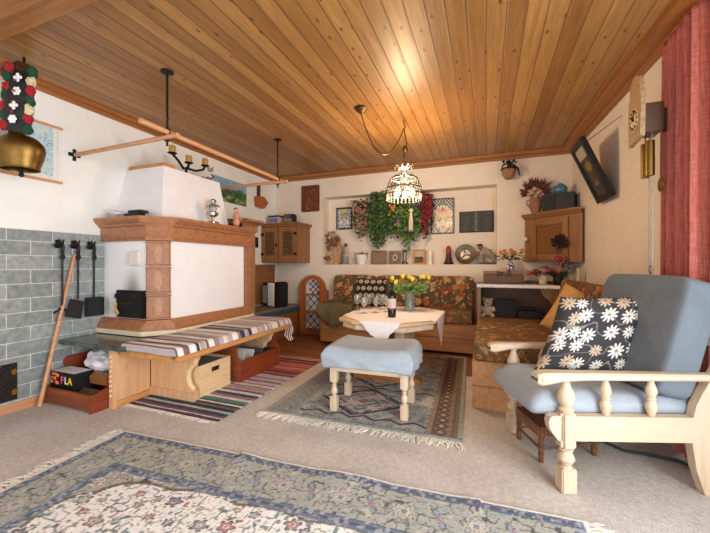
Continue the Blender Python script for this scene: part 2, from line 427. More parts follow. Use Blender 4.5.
for x in (-2.95, -2.44, -1.9, -1.4): w.box(x - .003, x + .003, 1.05, 1.195, 2.472, 2.5)
struct(w, 'trim_4', M['pine_orange'])
# wainscot behind the corner bench
w = MB()
for k in range(5): w.box(XL, XL + .022, 3.7, YB - .06, .48 + k * .122, .48 + k * .122 + .119)
w.box(XL, XL + .035, 3.7, YB - .05, 1.09, 1.105); struct(w, 'trim_5', M['cab_dark'])
# wooden curtain box above the window opening
# ================================================================ TILED STOVE
st = thing('tiled_stove', 'large white tiled stove with terracotta corner pillar, cornice and black iron oven door', 'stove', (-2.95, 2.75, .48))
w = MB(); w.prism([(XL + .005, 2.15), (-2.74, 2.15), (-2.63, 2.26), (-2.63, 3.26), (XL + .005, 3.26)], 'z', .49, 1.5); w.build('body', M['stove_white'], st)
def chamf(o, x1=-2.61, y0=2.13, y1=3.36, c=.118): return [(XL + .005, y0 - o), (x1 - c - o * .41, y0 - o), (x1 + o, y0 + c + o * .41), (x1 + o, y1), (XL + .005, y1)]
def moulding(levels, name, mat):
    w = MB(); R = []
    for o, z in levels: R.append([(x, y, z) for x, y in chamf(o)])
    w.loft(R); return w.build(name, mat, st)
moulding([(.0, .488), (.052, .488), (.052, .528), (0, .528)], 'plinth', M['cream'])
moulding([(.0, .528), (.05, .53), (.045, .56), (.02, .6), (.012, .618), (0, .622)], 'base_moulding', M['terra_top'])
moulding([(.0, 1.312), (.016, 1.315), (.02, 1.335), (.012, 1.345), (.012, 1.435), (.03, 1.445), (.034, 1.462), (.055, 1.475), (.066, 1.498), (.072, 1.5), (.072, 1.522), (.0, 1.524)], 'cornice', M['terra_top'])
# corner pillar of stacked tiles
w = MB()
zt = [.62, .845, 1.085, 1.312]
for a, b in zip(zt, zt[1:]):
    prof = [(.0, a + .004), (.012, a + .006), (.012, a + .016), (.004, a + .022), (.004, b - .022), (.012, b - .014), (.012, b - .004), (0, b - .002)]
    R = []
    for o, z in prof:
        R.append([(-2.742, 2.2, z), (-2.742, 2.128 - o, z), (-2.728 - o * .41, 2.128 - o, z), (-2.615 + o, 2.241 - o * .41, z), (-2.615 + o, 2.258, z), (-2.68, 2.258, z)])
    w.loft(R)
pl = w.build('corner_pillar', M['terracotta'], st)
w = MB(); mid = Vector((-2.6715, 2.1845, 0)); nv = Vector((.707, -.707, 0)); tv = Vector((.707, .707, 0))
for a, b in zip(zt, zt[1:]):
    zc = (a + b) / 2; h = (b - a) / 2 - .035
    for rr, th in ((1, .006), (.72, .009), (.4, .012)):
        w.loft([[tuple(mid + tv * ((.03 * rr) * math.cos(k * PI / 10)) + nv * d + Vector((0, 0, zc + h * rr * math.sin(k * PI / 10)))) for k in range(20)] for d in (-.01, th - .004, th)])
w.build('tile_relief', M['terra_relief'], pl)
w = MB(); w.box(-2.64, -2.6, 3.27, 3.36, .62, 1.312)
w.bbox(-2.604, -2.592, 3.285, 3.345, .66, .95, .006); w.bbox(-2.604, -2.592, 3.285, 3.345, .99, 1.28, .006); w.build('far_pillar', M['terracotta'], st)
# taller rear section with its own crown
w = MB(); w.box(XL + .005, -2.74, 3.362, 3.62, .49, 1.6)
w.loft([[(XL + .005, 3.362, z), (-2.74 + o, 3.362, z), (-2.74 + o, 3.62 + o, z), (XL + .005, 3.62 + o, z)] for o, z in ((0, 1.5), (.02, 1.52), (.02, 1.58), (.06, 1.625), (.08, 1.63), (.08, 1.66), (0, 1.665))])
w.bbox(-2.745, -2.73, 3.4, 3.58, .6, 1.45, .01); w.build('rear_column', M['terracotta'], st)
# plastered hood
w = MB(); w.loft([[(XL + .005, 2.26, 1.52), (-2.72, 2.26, 1.52), (-2.72, 3.12, 1.52), (XL + .005, 3.12, 1.52)], [(XL + .005, 2.37, 2.035), (-2.83, 2.37, 2.035), (-2.83, 3.09, 2.035), (XL + .005, 3.09, 2.035)]])
w.build('chimney_hood', M['stove_white'], st)
# oven door
w = MB(); w.bbox(-3.115, -2.762, 2.118, 2.15, .632, .875, .004); dr = w.build('oven_door', M['iron'], st)
w = MB(); w.bbox(-3.095, -2.785, 2.108, 2.125, .65, .857, .004); w.bbox(-3.07, -2.81, 2.104, 2.112, .675, .835, .003); w.build('door_panel', M['black'], dr)
w = MB(); w.tube([(-3.0, 2.1, .765), (-2.95, 2.092, .758), (-2.9, 2.092, .766), (-2.85, 2.1, .76)], .006); w.build('ornament_bar', M['oldbrass'], dr)
w = MB(); w.tube([(-3.09, 2.105, .755), (-3.05, 2.07, .715), (-3.015, 2.07, .675)], .01); w.ball((-3.09, 2.095, .755), .016)
w.tube([(-3.1, 2.105, .72), (-3.07, 2.08, .685), (-3.04, 2.08, .66)], .009); w.build('handle', plain('brass_handle', (196, 168, 104), .4, .08), dr)
w = MB()
for z in (.69, .82): w.tube([(-3.118, 2.115, z - .02), (-3.118, 2.115, z + .02)], .008)
w.build('hinge', M['iron'], dr)
w = MB(); w.bbox(-2.955, -2.82, 2.118, 2.152, 1.09, 1.225, .012, 3); w.bbox(-2.945, -2.83, 2.112, 2.12, 1.1, 1.215, .008); w.build('vent_cover', plain('off_white_enamel', (226, 218, 208), .4, .02), st)
# soot stain above the door : a real stain, thin irregular deposit
def soot(U, V):
    a = np.exp(-((U - .5) / .3) ** 2 * 1.2) * np.clip(1.1 - V * 1.15, 0, 1) * (1 - np.clip((np.abs(U - .5) - .38) / .12, 0, 1))
    base = C((238, 237, 238))[None] * np.ones((len(U), 1)); k = (a * .62)[:, None]; return base * (1 - k) + C((96, 84, 80)) * k
grid('soot_mark', 40, 40, lambda U, V: (-3.1 + U * .32, np.full_like(U, 2.1485), .876 + V * .215), soot, M['vc'], st)
# plank on top of the hood
w = MB(); w.bbox(-3.3, -2.83, 2.375, 2.5, 2.037, 2.072, .004)
tag(w.build('wooden_plank', M['pine_x']), 'short bare pine plank lying on top of the white stove hood', 'plank')
# candelabra
cb = thing('candle_holder', 'black wrought-iron candle holder with three arms on top of the stove hood', 'candle holder', (-2.95, 2.74, 2.037))
w = MB(); w.lathe([(.0, 0), (.06, 0), (.055, .012), (.015, .02), (.012, .09)], (-2.95, 2.74, 2.038), 14)
w.tube([(-2.95, 2.74, 2.12), (-2.9, 2.66, 2.09), (-2.86, 2.56, 2.14), (-2.87, 2.5, 2.19)], .012); w.tube([(-2.95, 2.74, 2.12), (-2.88, 2.8, 2.1), (-2.86, 2.88, 2.13), (-2.87, 2.92, 2.18)], .012)
w.tube([(-2.95, 2.74, 2.12), (-2.9, 2.72, 2.12), (-2.87, 2.7, 2.15)], .012)
w.tube([(-2.9, 2.9, 2.06), (-2.87, 3.0, 2.05), (-2.86, 3.03, 2.09), (-2.86, 3.0, 2.11)], .009); w.build('arm', M['iron'], cb)
for (y, z, nm) in ((2.5, 2.19, 'leftmost'), (2.7, 2.15, 'middle, lowest'), (2.92, 2.18, 'rightmost')):
    w = MB(); w.lathe([(0, 0), (.03, .002), (.045, .012), (.042, .014), (0, .008)], (-2.87, y, z - .004), 16); w.build('drip_tray', M['iron'], cb)
    w = MB(); w.lathe([(0, 0), (.03, 0), (.031, .04), (.029, .072), (.022, .076), (.0, .068)], (-2.87, y, z + .007), 16); w.tube([(-2.87, y, z + .07), (-2.87, y + .002, z + .088)], .002, 5)
    tag(w.build('candle', M['wax']), f'stubby honey-coloured candle, {nm} of three on the iron holder', 'candle', 'honey candles on the stove')
w = MB(); w.ball((-2.86, 2.985, 2.155), .028, 10, (1, 1.2, .8)); w.tube([(-2.86, 3.01, 2.16), (-2.86, 3.03, 2.2)], [.015, .005]); w.ball((-2.86, 2.955, 2.175), .016); w.ball((-2.9, 3.0, 2.06), .03, 10, (1, 1.4, .9))
tag(w.build('bird_figure', M['stone']), 'small grey bird figure beside the iron candle holder on the hood', 'figurine')
# things on the cornice
w = MB(); w.lathe([(.03, 0), (.06, .004), (.075, .04), (.07, .062), (.066, .06), (.07, .04), (.05, .012), (0, .01)], (-3.16, 2.16, 1.525), 20)
tag(w.build('glass_bowl', M['glass']), 'round clear glass bowl on the left end of the stove cornice', 'bowl')
w = MB(); w.bbox(-2.99, -2.83, 2.1, 2.19, 1.525, 1.555, .006); w.bbox(-2.96, -2.8, 2.11, 2.2, 1.556, 1.583, .006)
tag(w.build('wallet', M['black']), 'flat black case stack lying on the stove cornice beside the bowl', 'case')
lm = thing('oil_lamp', 'silver oil lamp with glass chimney on the stove cornice by the hood', 'lamp', (-2.62, 2.77, 1.525))
c = (-2.62, 2.77, 1.525)
MB().lathe([(0, 0), (.06, 0), (.062, .012), (.05, .02), (.018, .03), (.015, .06), (.025, .07), (.05, .085), (.055, .11), (.03, .125), (0, .126)], c, 20).build('base', M['silver'], lm)
MB().lathe([(.03, .126), (.042, .15), (.03, .19), (.024, .22), (.022, .22), (.028, .19), (.04, .15), (.028, .128)], c, 20).build('chimney', M['glass'], lm)
MB().lathe([(0, .175), (.07, .17), (.065, .185), (.03, .2), (.026, .2), (0, .19)], c, 20).lathe([(.03, .215), (.036, .235), (.02, .25), (0, .252)], c, 14).build('shade', M['silver'], lm)
fg = thing('angel_figurine', 'small painted figurine with pink robe at the right end of the stove cornice', 'figurine', (-2.6, 3.1, 1.525)); c = (-2.6, 3.1, 1.525)
MB().lathe([(0, 0), (.045, 0), (.045, .015), (.02, .02), (0, .02)], c, 14).build('base', M['oldbrass'], fg)
w = MB(); w.lathe([(.03, .02), (.038, .05), (.03, .08), (.035, .12), (.03, .145), (.012, .16), (0, .16)], c, 14); w.tube([(c[0], c[1] - .03, c[2] + .13), (c[0] + .03, c[1] - .05, c[2] + .1), (c[0] + .045, c[1] - .02, c[2] + .09)], .009); w.tube([(c[0], c[1] + .03, c[2] + .13), (c[0] + .02, c[1] + .055, c[2] + .1), (c[0] + .03, c[1] + .04, c[2] + .07)], .009); w.build('robe', plain('pink_robe', (206, 140, 124), .6, .1), fg)
MB().ball((c[0], c[1], c[2] + .185), .026, 12).build('head', M['skin'], fg)
MB().ball((c[0] - .004, c[1], c[2] + .196), .026, 10, (1, 1, .7)).build('hair', M['dried_red'], fg)

# ================================================================ STONE HEARTH AND WOOD STORE
hs = thing('hearth_bench', 'dark green stone hearth slab on pine supports in front of the stove', 'hearth', (-2.95, 1.95, 0))
MB().bbox(XL + .017, -2.55, 1.775, 2.2, .445, .482, .005).build('slab', M['marble'], hs)
w = MB(); w.box(-2.70, -2.665, 1.81, 2.1, 0, .443); w.build('side_panel', M['pine'], hs)
w = MB(); w.box(-2.703, -2.655, 1.785, 1.82, .0, .443)
for k in range(9): w.ball((-2.68, 1.787, .1 + k * .037), .017, 8, (.9, 1, 1.1))
w.build('scalloped_trim', M['pine'], hs)
w = MB(); w.box(-2.664, -2.65, 1.81, 2.1, .0, .05); w.build('skirting', M['pine_x'], hs)
MB().box(XL + .02, -2.7, 2.18, 2.2, 0, .443).build('back_panel', M['dark_wood'], hs)
# red-brown wood box
wb = thing('firewood_box', 'red-brown wooden box with scalloped sides under the stone hearth', 'box', (-3.0, 1.86, 0))
MB().box(-3.29, -2.735, 1.66, 1.68, .02, .135).build('front_panel', M['red_wood'], wb)
MB().box(-3.29, -2.735, 1.68, 2.12, .02, .04).build('bottom', M['red_wood'], wb)
pr = [(1.66, .0), (2.14, .0), (2.14, .335), (1.86, .335)]
for k in range(1, 7):
    a = PI / 2 + PI * k / 7; pr.append((1.86 + .05 * math.cos(a), .285 + .05 * math.sin(a)))
pr.append((1.85, .235))
for k in range(1, 6):
    a = PI / 2 + PI * k / 7; pr.append((1.83 + .045 * math.cos(a), .19 + .045 * math.sin(a)))
pr += [(1.76, .15), (1.7, .135), (1.66, .135)]
for x in (-3.312, -2.735): MB().prism(pr, 'x', x, x + .022).build('side_panel', M['red_wood_y'], wb)
MB().box(-3.29, -2.735, 2.12, 2.14, 0, .33).build('back_panel', M['red_wood'], wb)
fl = thing('firelighter_pack', 'black firelighter pack with bright coloured letters in the firewood box', 'pack', (-3.05, 1.77, .15))
MB().bbox(-3.275, -2.985, 1.705, 1.85, .1, .25, .003).build('carton', M['black'], fl)
MB().box(-3.265, -2.995, 1.715, 1.84, .2495, .252).build('lid_panel', M['paper'], fl)
def letters(txt, size, loc, rot, mats, parent, name='lettering', step=None):
    x = 0
    for i, chx in enumerate(txt):
        cu = bpy.data.curves.new(name, 'FONT'); cu.body = chx; cu.size = size; cu.extrude = .0008; cu.align_x = 'CENTER'; cu.offset = size * .02
        o = bpy.data.objects.new(name, cu); COL.objects.link(o); o.data.materials.append(mats[i % len(mats)])
        Wm = Matrix.Translation(Vector(loc)) @ rot.to_4x4() @ Matrix.Translation((x, 0, 0)); dg = bpy.context.evaluated_depsgraph_get()
        me = bpy.data.meshes.new_from_object(o.evaluated_get(dg)); bpy.data.objects.remove(o)
        me.name = name; p = bpy.data.objects.new(name, me); COL.objects.link(p); p.parent = parent; p.matrix_local = ORI[parent.name].inverted() @ Wm; ORI[p.name] = Wm
        x += step or size * .7
RF = Matrix.Rotation(PI / 2, 3, 'X')
neon = [emit_ for emit_ in (plain('neon_yellow', (250, 220, 40), .5, .02), plain('neon_pink', (240, 90, 150), .5, .02), plain('neon_orange', (246, 150, 40), .5, .02), plain('print_white', (240, 240, 240), .5, .02))]
letters('FLA', .078, (-3.125, 1.7035, .165), RF, [neon[1], neon[3], neon[0]], fl, step=.048)
w = MB()
for k, (x, z) in enumerate(((-3.255, .17), (-3.215, .2), (-3.235, .232), (-3.185, .165), (-3.18, .225))): w.bbox(x - .016, x + .016, 1.7, 1.706, z - .012, z + .012, .004)
w.build('print_patch', neon[2], fl)
w = MB()
for k, (x, z) in enumerate(((-3.255, .2), (-3.2, .17), (-3.205, .235))): w.bbox(x - .013, x + .013, 1.699, 1.706, z - .011, z + .011, .004)
w.build('print_patch', neon[1], fl)
def crumple(name, label, cat, c, d, mat, seed, amp=.35):
    r = random.Random(seed); t = bmesh.new(); bmesh.ops.create_icosphere(t, subdivisions=3, radius=.5)
    for q in t.verts: q.co *= 1 + amp * (r.random() - .5); q.co = Vector((q.co.x * d[0], q.co.y * d[1], q.co.z * d[2]))
    w = MB(); w.add(t, Matrix.Translation(Vector(c))); return tag(w.build(name, mat, smooth=False), label, cat)
crumple('newspaper', 'crumpled white newspaper heaped in the firewood box', 'paper', (-2.96, 1.97, .3), (.44, .26, .19), M['paper'], 3)
crumple('plastic_bag', 'loose translucent plastic bag at the back of the firewood box', 'bag', (-3.03, 2.06, .375), (.46, .1, .1), plain('pale_plastic', (206, 204, 208), .3, .08), 5, .5)
for i, (x, y, z, lb) in enumerate(((-2.85, 1.84, .2, 'split firewood log on top of the firewood box beside the newspaper'), (-2.84, 1.75, .1, 'bark-covered firewood log low in the firewood box'), (-3.13, 1.77, .055, 'dark firewood log lying beneath the firelighter pack'))):
    w = MB(); w.prism([(y - .04, z - .04), (y + .04, z - .045), (y + .05, z + .02), (y, z + .045), (y - .045, z + .015)], 'x', x - .1, x + .1); tag(w.build('firewood_log', M['cab_dark'] if i == 0 else M['dark_wood']), lb, 'log')

# ================================================================ STOVE BENCH
sb = thing('stove_bench', 'long pine bench built along the white stove side', 'bench', (-2.34, 2.6, 0))
MB().bbox(-2.625, -2.025, 1.81, 3.34, .405, .448, .008).build('seat_plank', M['pine_x'], sb)
def support(y):
    P = [(-2.655, .0), (-2.175, .0), (-2.175, .085), (-2.2, .09), (-2.245, .13), (-2.262, .19), (-2.25, .25), (-2.215, .285), (-2.19, .3), (-2.18, .335), (-2.16, .36), (-2.155, .405), (-2.655, .405)]
    w = MB(); w.prism(P, 'y', y, y + .05); w.box(-2.66, -2.17, y - .012, y, 0, .075); w.build('support_board', M['pine'], sb)
    t = MB(); t.tube([(x, y + .025, z) for x, z in P[3:11]], .02, 8); t.build('curved_edge', M['boxpine'], sb)
support(2.1); support(3.12)
MB().box(-2.655, -2.63, 2.15, 3.12, .03, .4).build('rear_board', M['dark_wood'], sb)
bc = thing('bench_cushion', 'long striped woven cushion in mauve, white and navy on the stove bench', 'cushion', (-2.34, 2.58, .45))
pal = [(186, 170, 170), (224, 216, 212), (150, 136, 140), (206, 192, 186), (54, 56, 78), (240, 236, 234), (168, 152, 150), (124, 96, 90), (190, 180, 184), (236, 232, 230), (178, 160, 158)]
r = random.Random(11); st_ = []; y = 0
while y < 1: dlt = r.choice([.004, .005, .008, .02, .03, .036]); st_.append((y, r.choice(pal))); y += dlt
yy = np.array([q[0] for q in st_]); cc = np.array([q[1] for q in st_], float)
def bench_col(U, V): return cc[np.clip(np.searchsorted(yy, V, 'right') - 1, 0, len(cc) - 1)] * (1 + .06 * (vnoise(U * 60, V * 160) - .5))[:, None]
def bench_pos(U, V):
    x0 = np.where(V < .1, -2.6, -2.572); a = U * 2 - 1
    ed = np.clip((np.abs(a) - .86) / .14, 0, 1); ev = np.where(V < .5, np.clip(1 - V / .04, 0, 1), np.clip((V - .985) / .015, 0, 1))
    z = .449 + .058 * np.sqrt(np.clip(1 - np.maximum(ed, ev) ** 2.2, 0, 1)) + .006 * vnoise(U * 4, V * 9, 3) - .012 * np.cos(a * PI / 2) * 0
    return x0 + U * (-2.03 - x0), 1.812 + np.clip((V - .035) / .965, 0, 1) * 1.523 - .01 * np.sin(np.clip(V / .035, 0, 1) * PI), z
grid('cover', 40, 420, bench_pos, bench_col, M['vc'], bc)
w = MB(); w.box(-2.57, -2.04, 1.83, 3.33, .4485, .47); w.build('pad', fabric('bench_pad_blue', (116, 126, 150)), bc)
w = MB()
for x, y in ((-2.04, 3.33), (-2.07, 3.34), (-2.13, 3.345), (-2.1, 3.34)): w.tube([(x, y, .46), (x + .012, y + .02, .38), (x - .01, y + .018, .3), (x + .015, y + .02, .24 + .04 * r.random())], .006, 5)
w.build('tie_ribbon', M['lace'], bc)
# pine box with hand hole
px = thing('storage_box', 'pale pine storage box with a slotted hand hole under the stove bench', 'box', (-2.3, 2.36, 0))
w = MB(); w.box(-2.5, -2.19, 2.17, 2.185, .01, .27); w.box(-2.5, -2.19, 2.515, 2.53, .01, .27); w.box(-2.5, -2.485, 2.185, 2.515, .01, .27); w.box(-2.485, -2.205, 2.185, 2.515, .01, .02)
w.box(-2.205, -2.19, 2.185, 2.515, .01, .185); w.box(-2.205, -2.19, 2.185, 2.515, .225, .27); w.box(-2.205, -2.19, 2.185, 2.3, .185, .225); w.box(-2.205, -2.19, 2.4, 2.515, .185, .225)
w.build('body', M['boxpine'], px); MB().box(-2.485, -2.205, 2.187, 2.513, .24, .25).build('lid', plain('grey_lid', (128, 128, 116), .8, .08), px)
# red crate
rc = thing('magazine_crate', 'red-brown wooden crate with tall ends holding magazines under the stove bench', 'crate', (-2.3, 2.9, 0))
for y in (2.58, 3.2):
    w = MB(); w.prism([(-2.52, .01), (-2.12, .01), (-2.12, .2), (-2.16, .25), (-2.17, .33), (-2.22, .385), (-2.42, .385), (-2.47, .33), (-2.48, .25), (-2.52, .2)], 'y', y, y + .02); w.build('end_panel', M['red_wood'], rc)
for x in (-2.51, -2.145): MB().box(x, x + .018, 2.6, 3.2, .01, .2).build('side_panel', M['red_wood_y'], rc)
MB().box(-2.5, -2.14, 2.6, 3.2, .012, .03).build('bottom', M['red_wood_y'], rc)
w = MB(); w.tube([(-2.32, 2.6, .35), (-2.32, 3.2, .35)], .012); w.build('carry_bar', M['red_wood_y'], rc)
cols = [(206, 196, 180), (70, 74, 70), (180, 120, 80), (120, 130, 130)]
for k, (y, lb) in enumerate(((2.66, 'cream magazine with orange picture leaning in the red crate, nearest the front'), (2.8, 'pale magazine standing behind the cream one in the red crate'), (2.95, 'dark grey folder standing in the red crate'), (3.08, 'black folder at the far end of the red crate'))):
    w = MB(); w.x = frame((-2.33, y, .04)) @ Matrix.Rotation(-.35, 4, 'X'); w.bbox(-.13, .14, -.012, .012, 0, .24 - .02 * k, .002)
    if k == 0:
        mg = w.build('magazine', plain('cream_cover', cols[0], .5), None); tag(mg, lb, 'magazine', 'magazines in the red crate')
        q = MB(); q.x = w.x; q.ball((.06, -.014, .17), .03, 10, (1, .1, 1)); q.build('cover_picture', M['orange'], mg)
    else: tag(w.build('magazine', plain('cover_%d' % k, ((214, 208, 200), (80, 84, 80), (44, 46, 46))[k - 1], .5), None), lb, 'magazine', 'magazines in the red crate')

# ================================================================ LEFT WALL
ir = [('poker', 1.757), ('ash_brush', 1.874), ('ash_shovel', 2.001)]
labs = ['black iron fire poker hanging leftmost of the three fire tools', 'black iron fire shovel with a tilted square blade, middle fire tool', 'black iron ash shovel hanging rightmost beside the stove']
for k, (nm, y) in enumerate(ir):
    X = XL + .075
    t = thing(nm, labs[k], 'fire tool', (X, y + .02, .65 + .05)); ORI[t.name] = frame((X, y, .65))
    w = MB(); ang = math.radians(0); w.tube([(X, y, 1.15), (X, y, .76)], .0075); 
    for s in (-1, 1): w.tube([(X, y, 1.15), (X, y + s * .016, 1.115), (X, y, 1.08)], .005)
    for s in (-1, 1): w.tube([(X + s * .012, y, 1.15), (X + s * .012, y + .012, 1.115), (X, y, 1.08)], .005)
    w.ball((X, y, 1.16), .016, 8); w.build('shaft', M['iron'], t)
    w = MB(); w.tube([(X, y, 1.16), (X, y + .005, 1.2), (X + .005, y - .01, 1.23), (X, y - .02, 1.215)], .013); w.ball((X + .005, y - .02, 1.222), .022, 8, (1, 1.4, .8)); w.tube([(X, y - .035, 1.222), (X, y - .06, 1.2)], [.014, .006]); w.tube([(X, y, 1.23), (X, y + .012, 1.262)], [.01, .003]); w.tube([(X, y - .015, 1.235), (X, y - .022, 1.265)], [.01, .003]); w.build('handle', M['iron'], t)
    if k == 0:
        w = MB(); w.tube([(X, y, .77), (X, y, .68), (X + .02, y + .04, .665)], .0085); w.tube([(X, y - .06, .66), (X, y, .7), (X, y + .05, .66)], .008); w.build('hook', M['iron'], t)
    elif k == 1:
        w = MB(); w.x = frame((X, y, .76)) @ Matrix.Rotation(-.3, 4, 'X'); w.loft([[(-.012 + q, -.05 - .01 * j, -.01 - .15 * j), (-.012 + q, .05 + .012 * j, -.01 - .15 * j), (.0 + q, .05 + .012 * j, -.01 - .15 * j), (.0 + q, -.05 - .01 * j, -.01 - .15 * j)] for j, q in ((0, 0), (1, .02))]); w.build('blade', M['black_matte'], t)
    else:
        w = MB(); w.x = frame((X, y, .77)); w.loft([[(-.012 + q, -.06 - .012 * j, -.005 - .165 * j), (-.012 + q, .06 + .012 * j, -.005 - .165 * j), (.0 + q, .06 + .012 * j, -.005 - .165 * j), (.0 + q, -.06 - .012 * j, -.005 - .165 * j)] for j, q in ((0, 0), (1, .015))])
        for s in (-1, 1): w.box(-.012, .03, s * .065 - .003, s * .065 + .003, -.165, -.01)
        w.build('blade', M['black_matte'], t)
    w = MB(); w.box(XL + .015, XL + .022, y - .02, y + .02, 1.19, 1.26); w.tube([(XL + .02, y, 1.21), (X - .01, y, 1.2), (X, y, 1.215)], .006); w.build('wall_hook', M['iron'], t)
w = MB(); w.tube([(-3.21, 1.6, .012), (XL + .045, 1.885, 1.19)], [.0155, .0125], 12); tag(w.build('wooden_pole', M['rod']), 'long round wooden pole leaning against the slate-tiled wall', 'pole')
gr = thing('air_grate', 'black mesh air grate with brass corners low in the slate-tiled wall', 'grate', (XL + .016, 1.33, .09))
MB().box(XL + .0155, XL + .024, 1.15, 1.51, .09, .365).build('backing', M['black'], gr)
w = MB()
for k in range(20):
    a = 1.15 + k * .036
    for s in (1, -1):
        y0, z0 = a - .14, .1; pts = []
        q0 = max(1.155, a - .14 if s > 0 else a - .14); 
        p = [(XL + .027, a - .14 + (t_ if s > 0 else .26 - t_), .1 + t_) for t_ in (0, .26)]
        p = [v_ for v_ in p]
        lo, hi = sorted(p, key=lambda v_: v_[1]); 
        # clip to the frame
        def cl(A, B):
            out = []
            for P_, Q_ in ((A, B), (B, A)):
                y_ = min(max(P_[1], 1.158), 1.502); f_ = (y_ - P_[1]) / (Q_[1] - P_[1]); out.append((P_[0], y_, P_[2] + f_ * (Q_[2] - P_[2])))
            return out
        if hi[1] < 1.16 or lo[1] > 1.5: continue
        A, B = cl(lo, hi); w.tube([A, B], .0025, 4)
w.build('mesh', M['oldbrass'], gr)
for z in (.15, .3):
    w = MB(); w.bbox(XL + .022, XL + .034, 1.475, 1.505, z - .022, z + .022, .006); w.build('corner_clip', M['gold'], gr)
# map hanging
mp = thing('wall_map', 'pale blue printed map hanging between two thin wooden rods on the left wall', 'map', (XL + .01, 1.3, 1.78))
def mapc(U, V):
    n = vnoise(U * 6, V * 4, 1) * .6 + vnoise(U * 14, V * 10, 2) * .3 + vnoise(U * 40, V * 30, 3) * .2
    c_ = put(np.ones((len(U), 1)) * C((186, 210, 218)), n > .62, (200, 214, 212)); c_ = put(c_, n > .78, (214, 206, 200)); c_ = put(c_, n < .36, (166, 198, 210)); c_ = put(c_, vnoise(U * 90, V * 60, 9) > .86, (140, 160, 176))
    c_ = put(c_, np.abs(n - .5) < .008, (120, 150, 170)); c_ = put(c_, (V < .1) & (U > .4), (226, 220, 214)); c_ = put(c_, U > .96, (228, 230, 226)); return c_ * (1 + .08 * (vnoise(U * 90, V * 70, 4) - .5))[:, None]
grid('sheet', 110, 80, lambda U, V: (np.full_like(U, XL + .012), .95 + U * .83, 1.79 + V * .44), mapc, M['vc'], mp, solid=.002)
for z in (1.785, 2.235): MB().tube([(XL + .014, .92, z), (XL + .014, 1.81, z)], .011).build('hanging_rod', M['rod'], mp)
# cowbell
RZ = math.atan(131 / 343)
cw = thing('cowbell', 'big brass cowbell hanging on a strap with red, green and cream tassels', 'cowbell', (-2.97, 1.37, 1.75), RZ)
w = MB(); w.lathe([(.0, .235), (.06, .232), (.105, .21), (.14, .17), (.148, .13), (.135, .07), (.115, .02), (.118, .0), (.112, .0), (.108, .02), (.128, .07), (.14, .13), (.13, .17), (.09, .2), (0, .22)], (0, 0, 0), 32, 1, .8); w.build('bell', M['brass'], cw, local=True)
MB().tube([(0, 0, .1), (0.01, 0, -.03)], .012).ball((.01, 0, -.035), .016).build('clapper', M['iron'], cw, local=True)
def ribbon(w, pts, width, th=.012, ax=(1, 0, 0)):
    a = Vector(ax); R = []
    for i, p in enumerate(pts):
        p = Vector(p); d = (Vector(pts[min(i + 1, len(pts) - 1)]) - Vector(pts[max(i - 1, 0)])).normalized(); n_ = d.cross(a).normalized()
        R.append([tuple(p - a * width / 2 - n_ * th / 2), tuple(p + a * width / 2 - n_ * th / 2), tuple(p + a * width / 2 + n_ * th / 2), tuple(p - a * width / 2 + n_ * th / 2)])
    w.loft(R); return w
front = [(.03, -.05, .24), (.035, -.075, .34), (.045, -.07, .46), (.06, -.05, .58), (.055, -.02, .66)]
back = [(.055, -.02, .66), (.02, .02, .73), (-.04, .05, .735), (-.08, .06, .62), (-.075, .06, .45), (-.06, .04, .3), (-.04, .02, .23)]
ax = Vector((.97, .1, -.2)).normalized()
ribbon(MB(), front, .12, .014, ax).build('strap', M['black_matte'], cw, local=True); w = ribbon(MB(), back, .09, .014, Vector((.45, .9, 0)).normalized()); w.build('strap_back', M['dark_wood'], cw, local=True)
for k, (x, z) in enumerate(((.036, .31), (.044, .4), (.05, .5), (.058, .59))):
    y = -.088 if z < .5 else -.075; w = MB(); w.ball((x, y, z), .011, 8, (1, .5, 1))
    for a in range(6 if k % 2 == 0 else 4):
        an = a * PI / (3 if k % 2 == 0 else 2); w.ball((x + .018 * math.cos(an), y, z + .018 * math.sin(an)), .012, 8, (1, .5, 1))
    w.build('flower_ornament', M['white'], cw, local=True)
w = MB()
for k in range(4): w.ball((.036 + k * .006, -.09, .355 + k * .07), .008, 6)
w.build('stud', M['redcloth'], cw, local=True)
tc_ = [plain('tassel_red', (150, 26, 34), .95, .25, 90, .6), plain('tassel_green', (20, 66, 44), .95, .25, 90, .6), plain('tassel_cream', (204, 190, 152), .95, .18, 90, .6)]
def tuft(p, m, s=.026):
    t = bmesh.new(); bmesh.ops.create_icosphere(t, subdivisions=2, radius=s)
    for q in t.verts: q.co *= .8 + .45 * rng.random(); q.co.z *= 1.45
    w = MB(); w.add(t, Matrix.Translation(Vector(p))); w.build('tassel', m, cw, local=True)
for k in range(7):
    z = .27 + k * .062; f_ = k / 6; x0 = .03 + .03 * f_; tl = .012 * f_
    tuft((x0 - .075, -.06, z + tl + .012), tc_[(k + (k // 2)) % 3]); tuft((x0 + .078, -.055, z - .012), tc_[(k * 2 + 1) % 3])
for k in range(6): tuft((-.115 - .004 * (k % 2), .02, .33 + k * .075), tc_[(k * 2) % 3], .018)
w = MB(); w.tube([(-.01, .04, .735), (-.01, .04, CZ - 1.75)], .008); w.build('hanging_hook', M['iron'], cw, local=True)
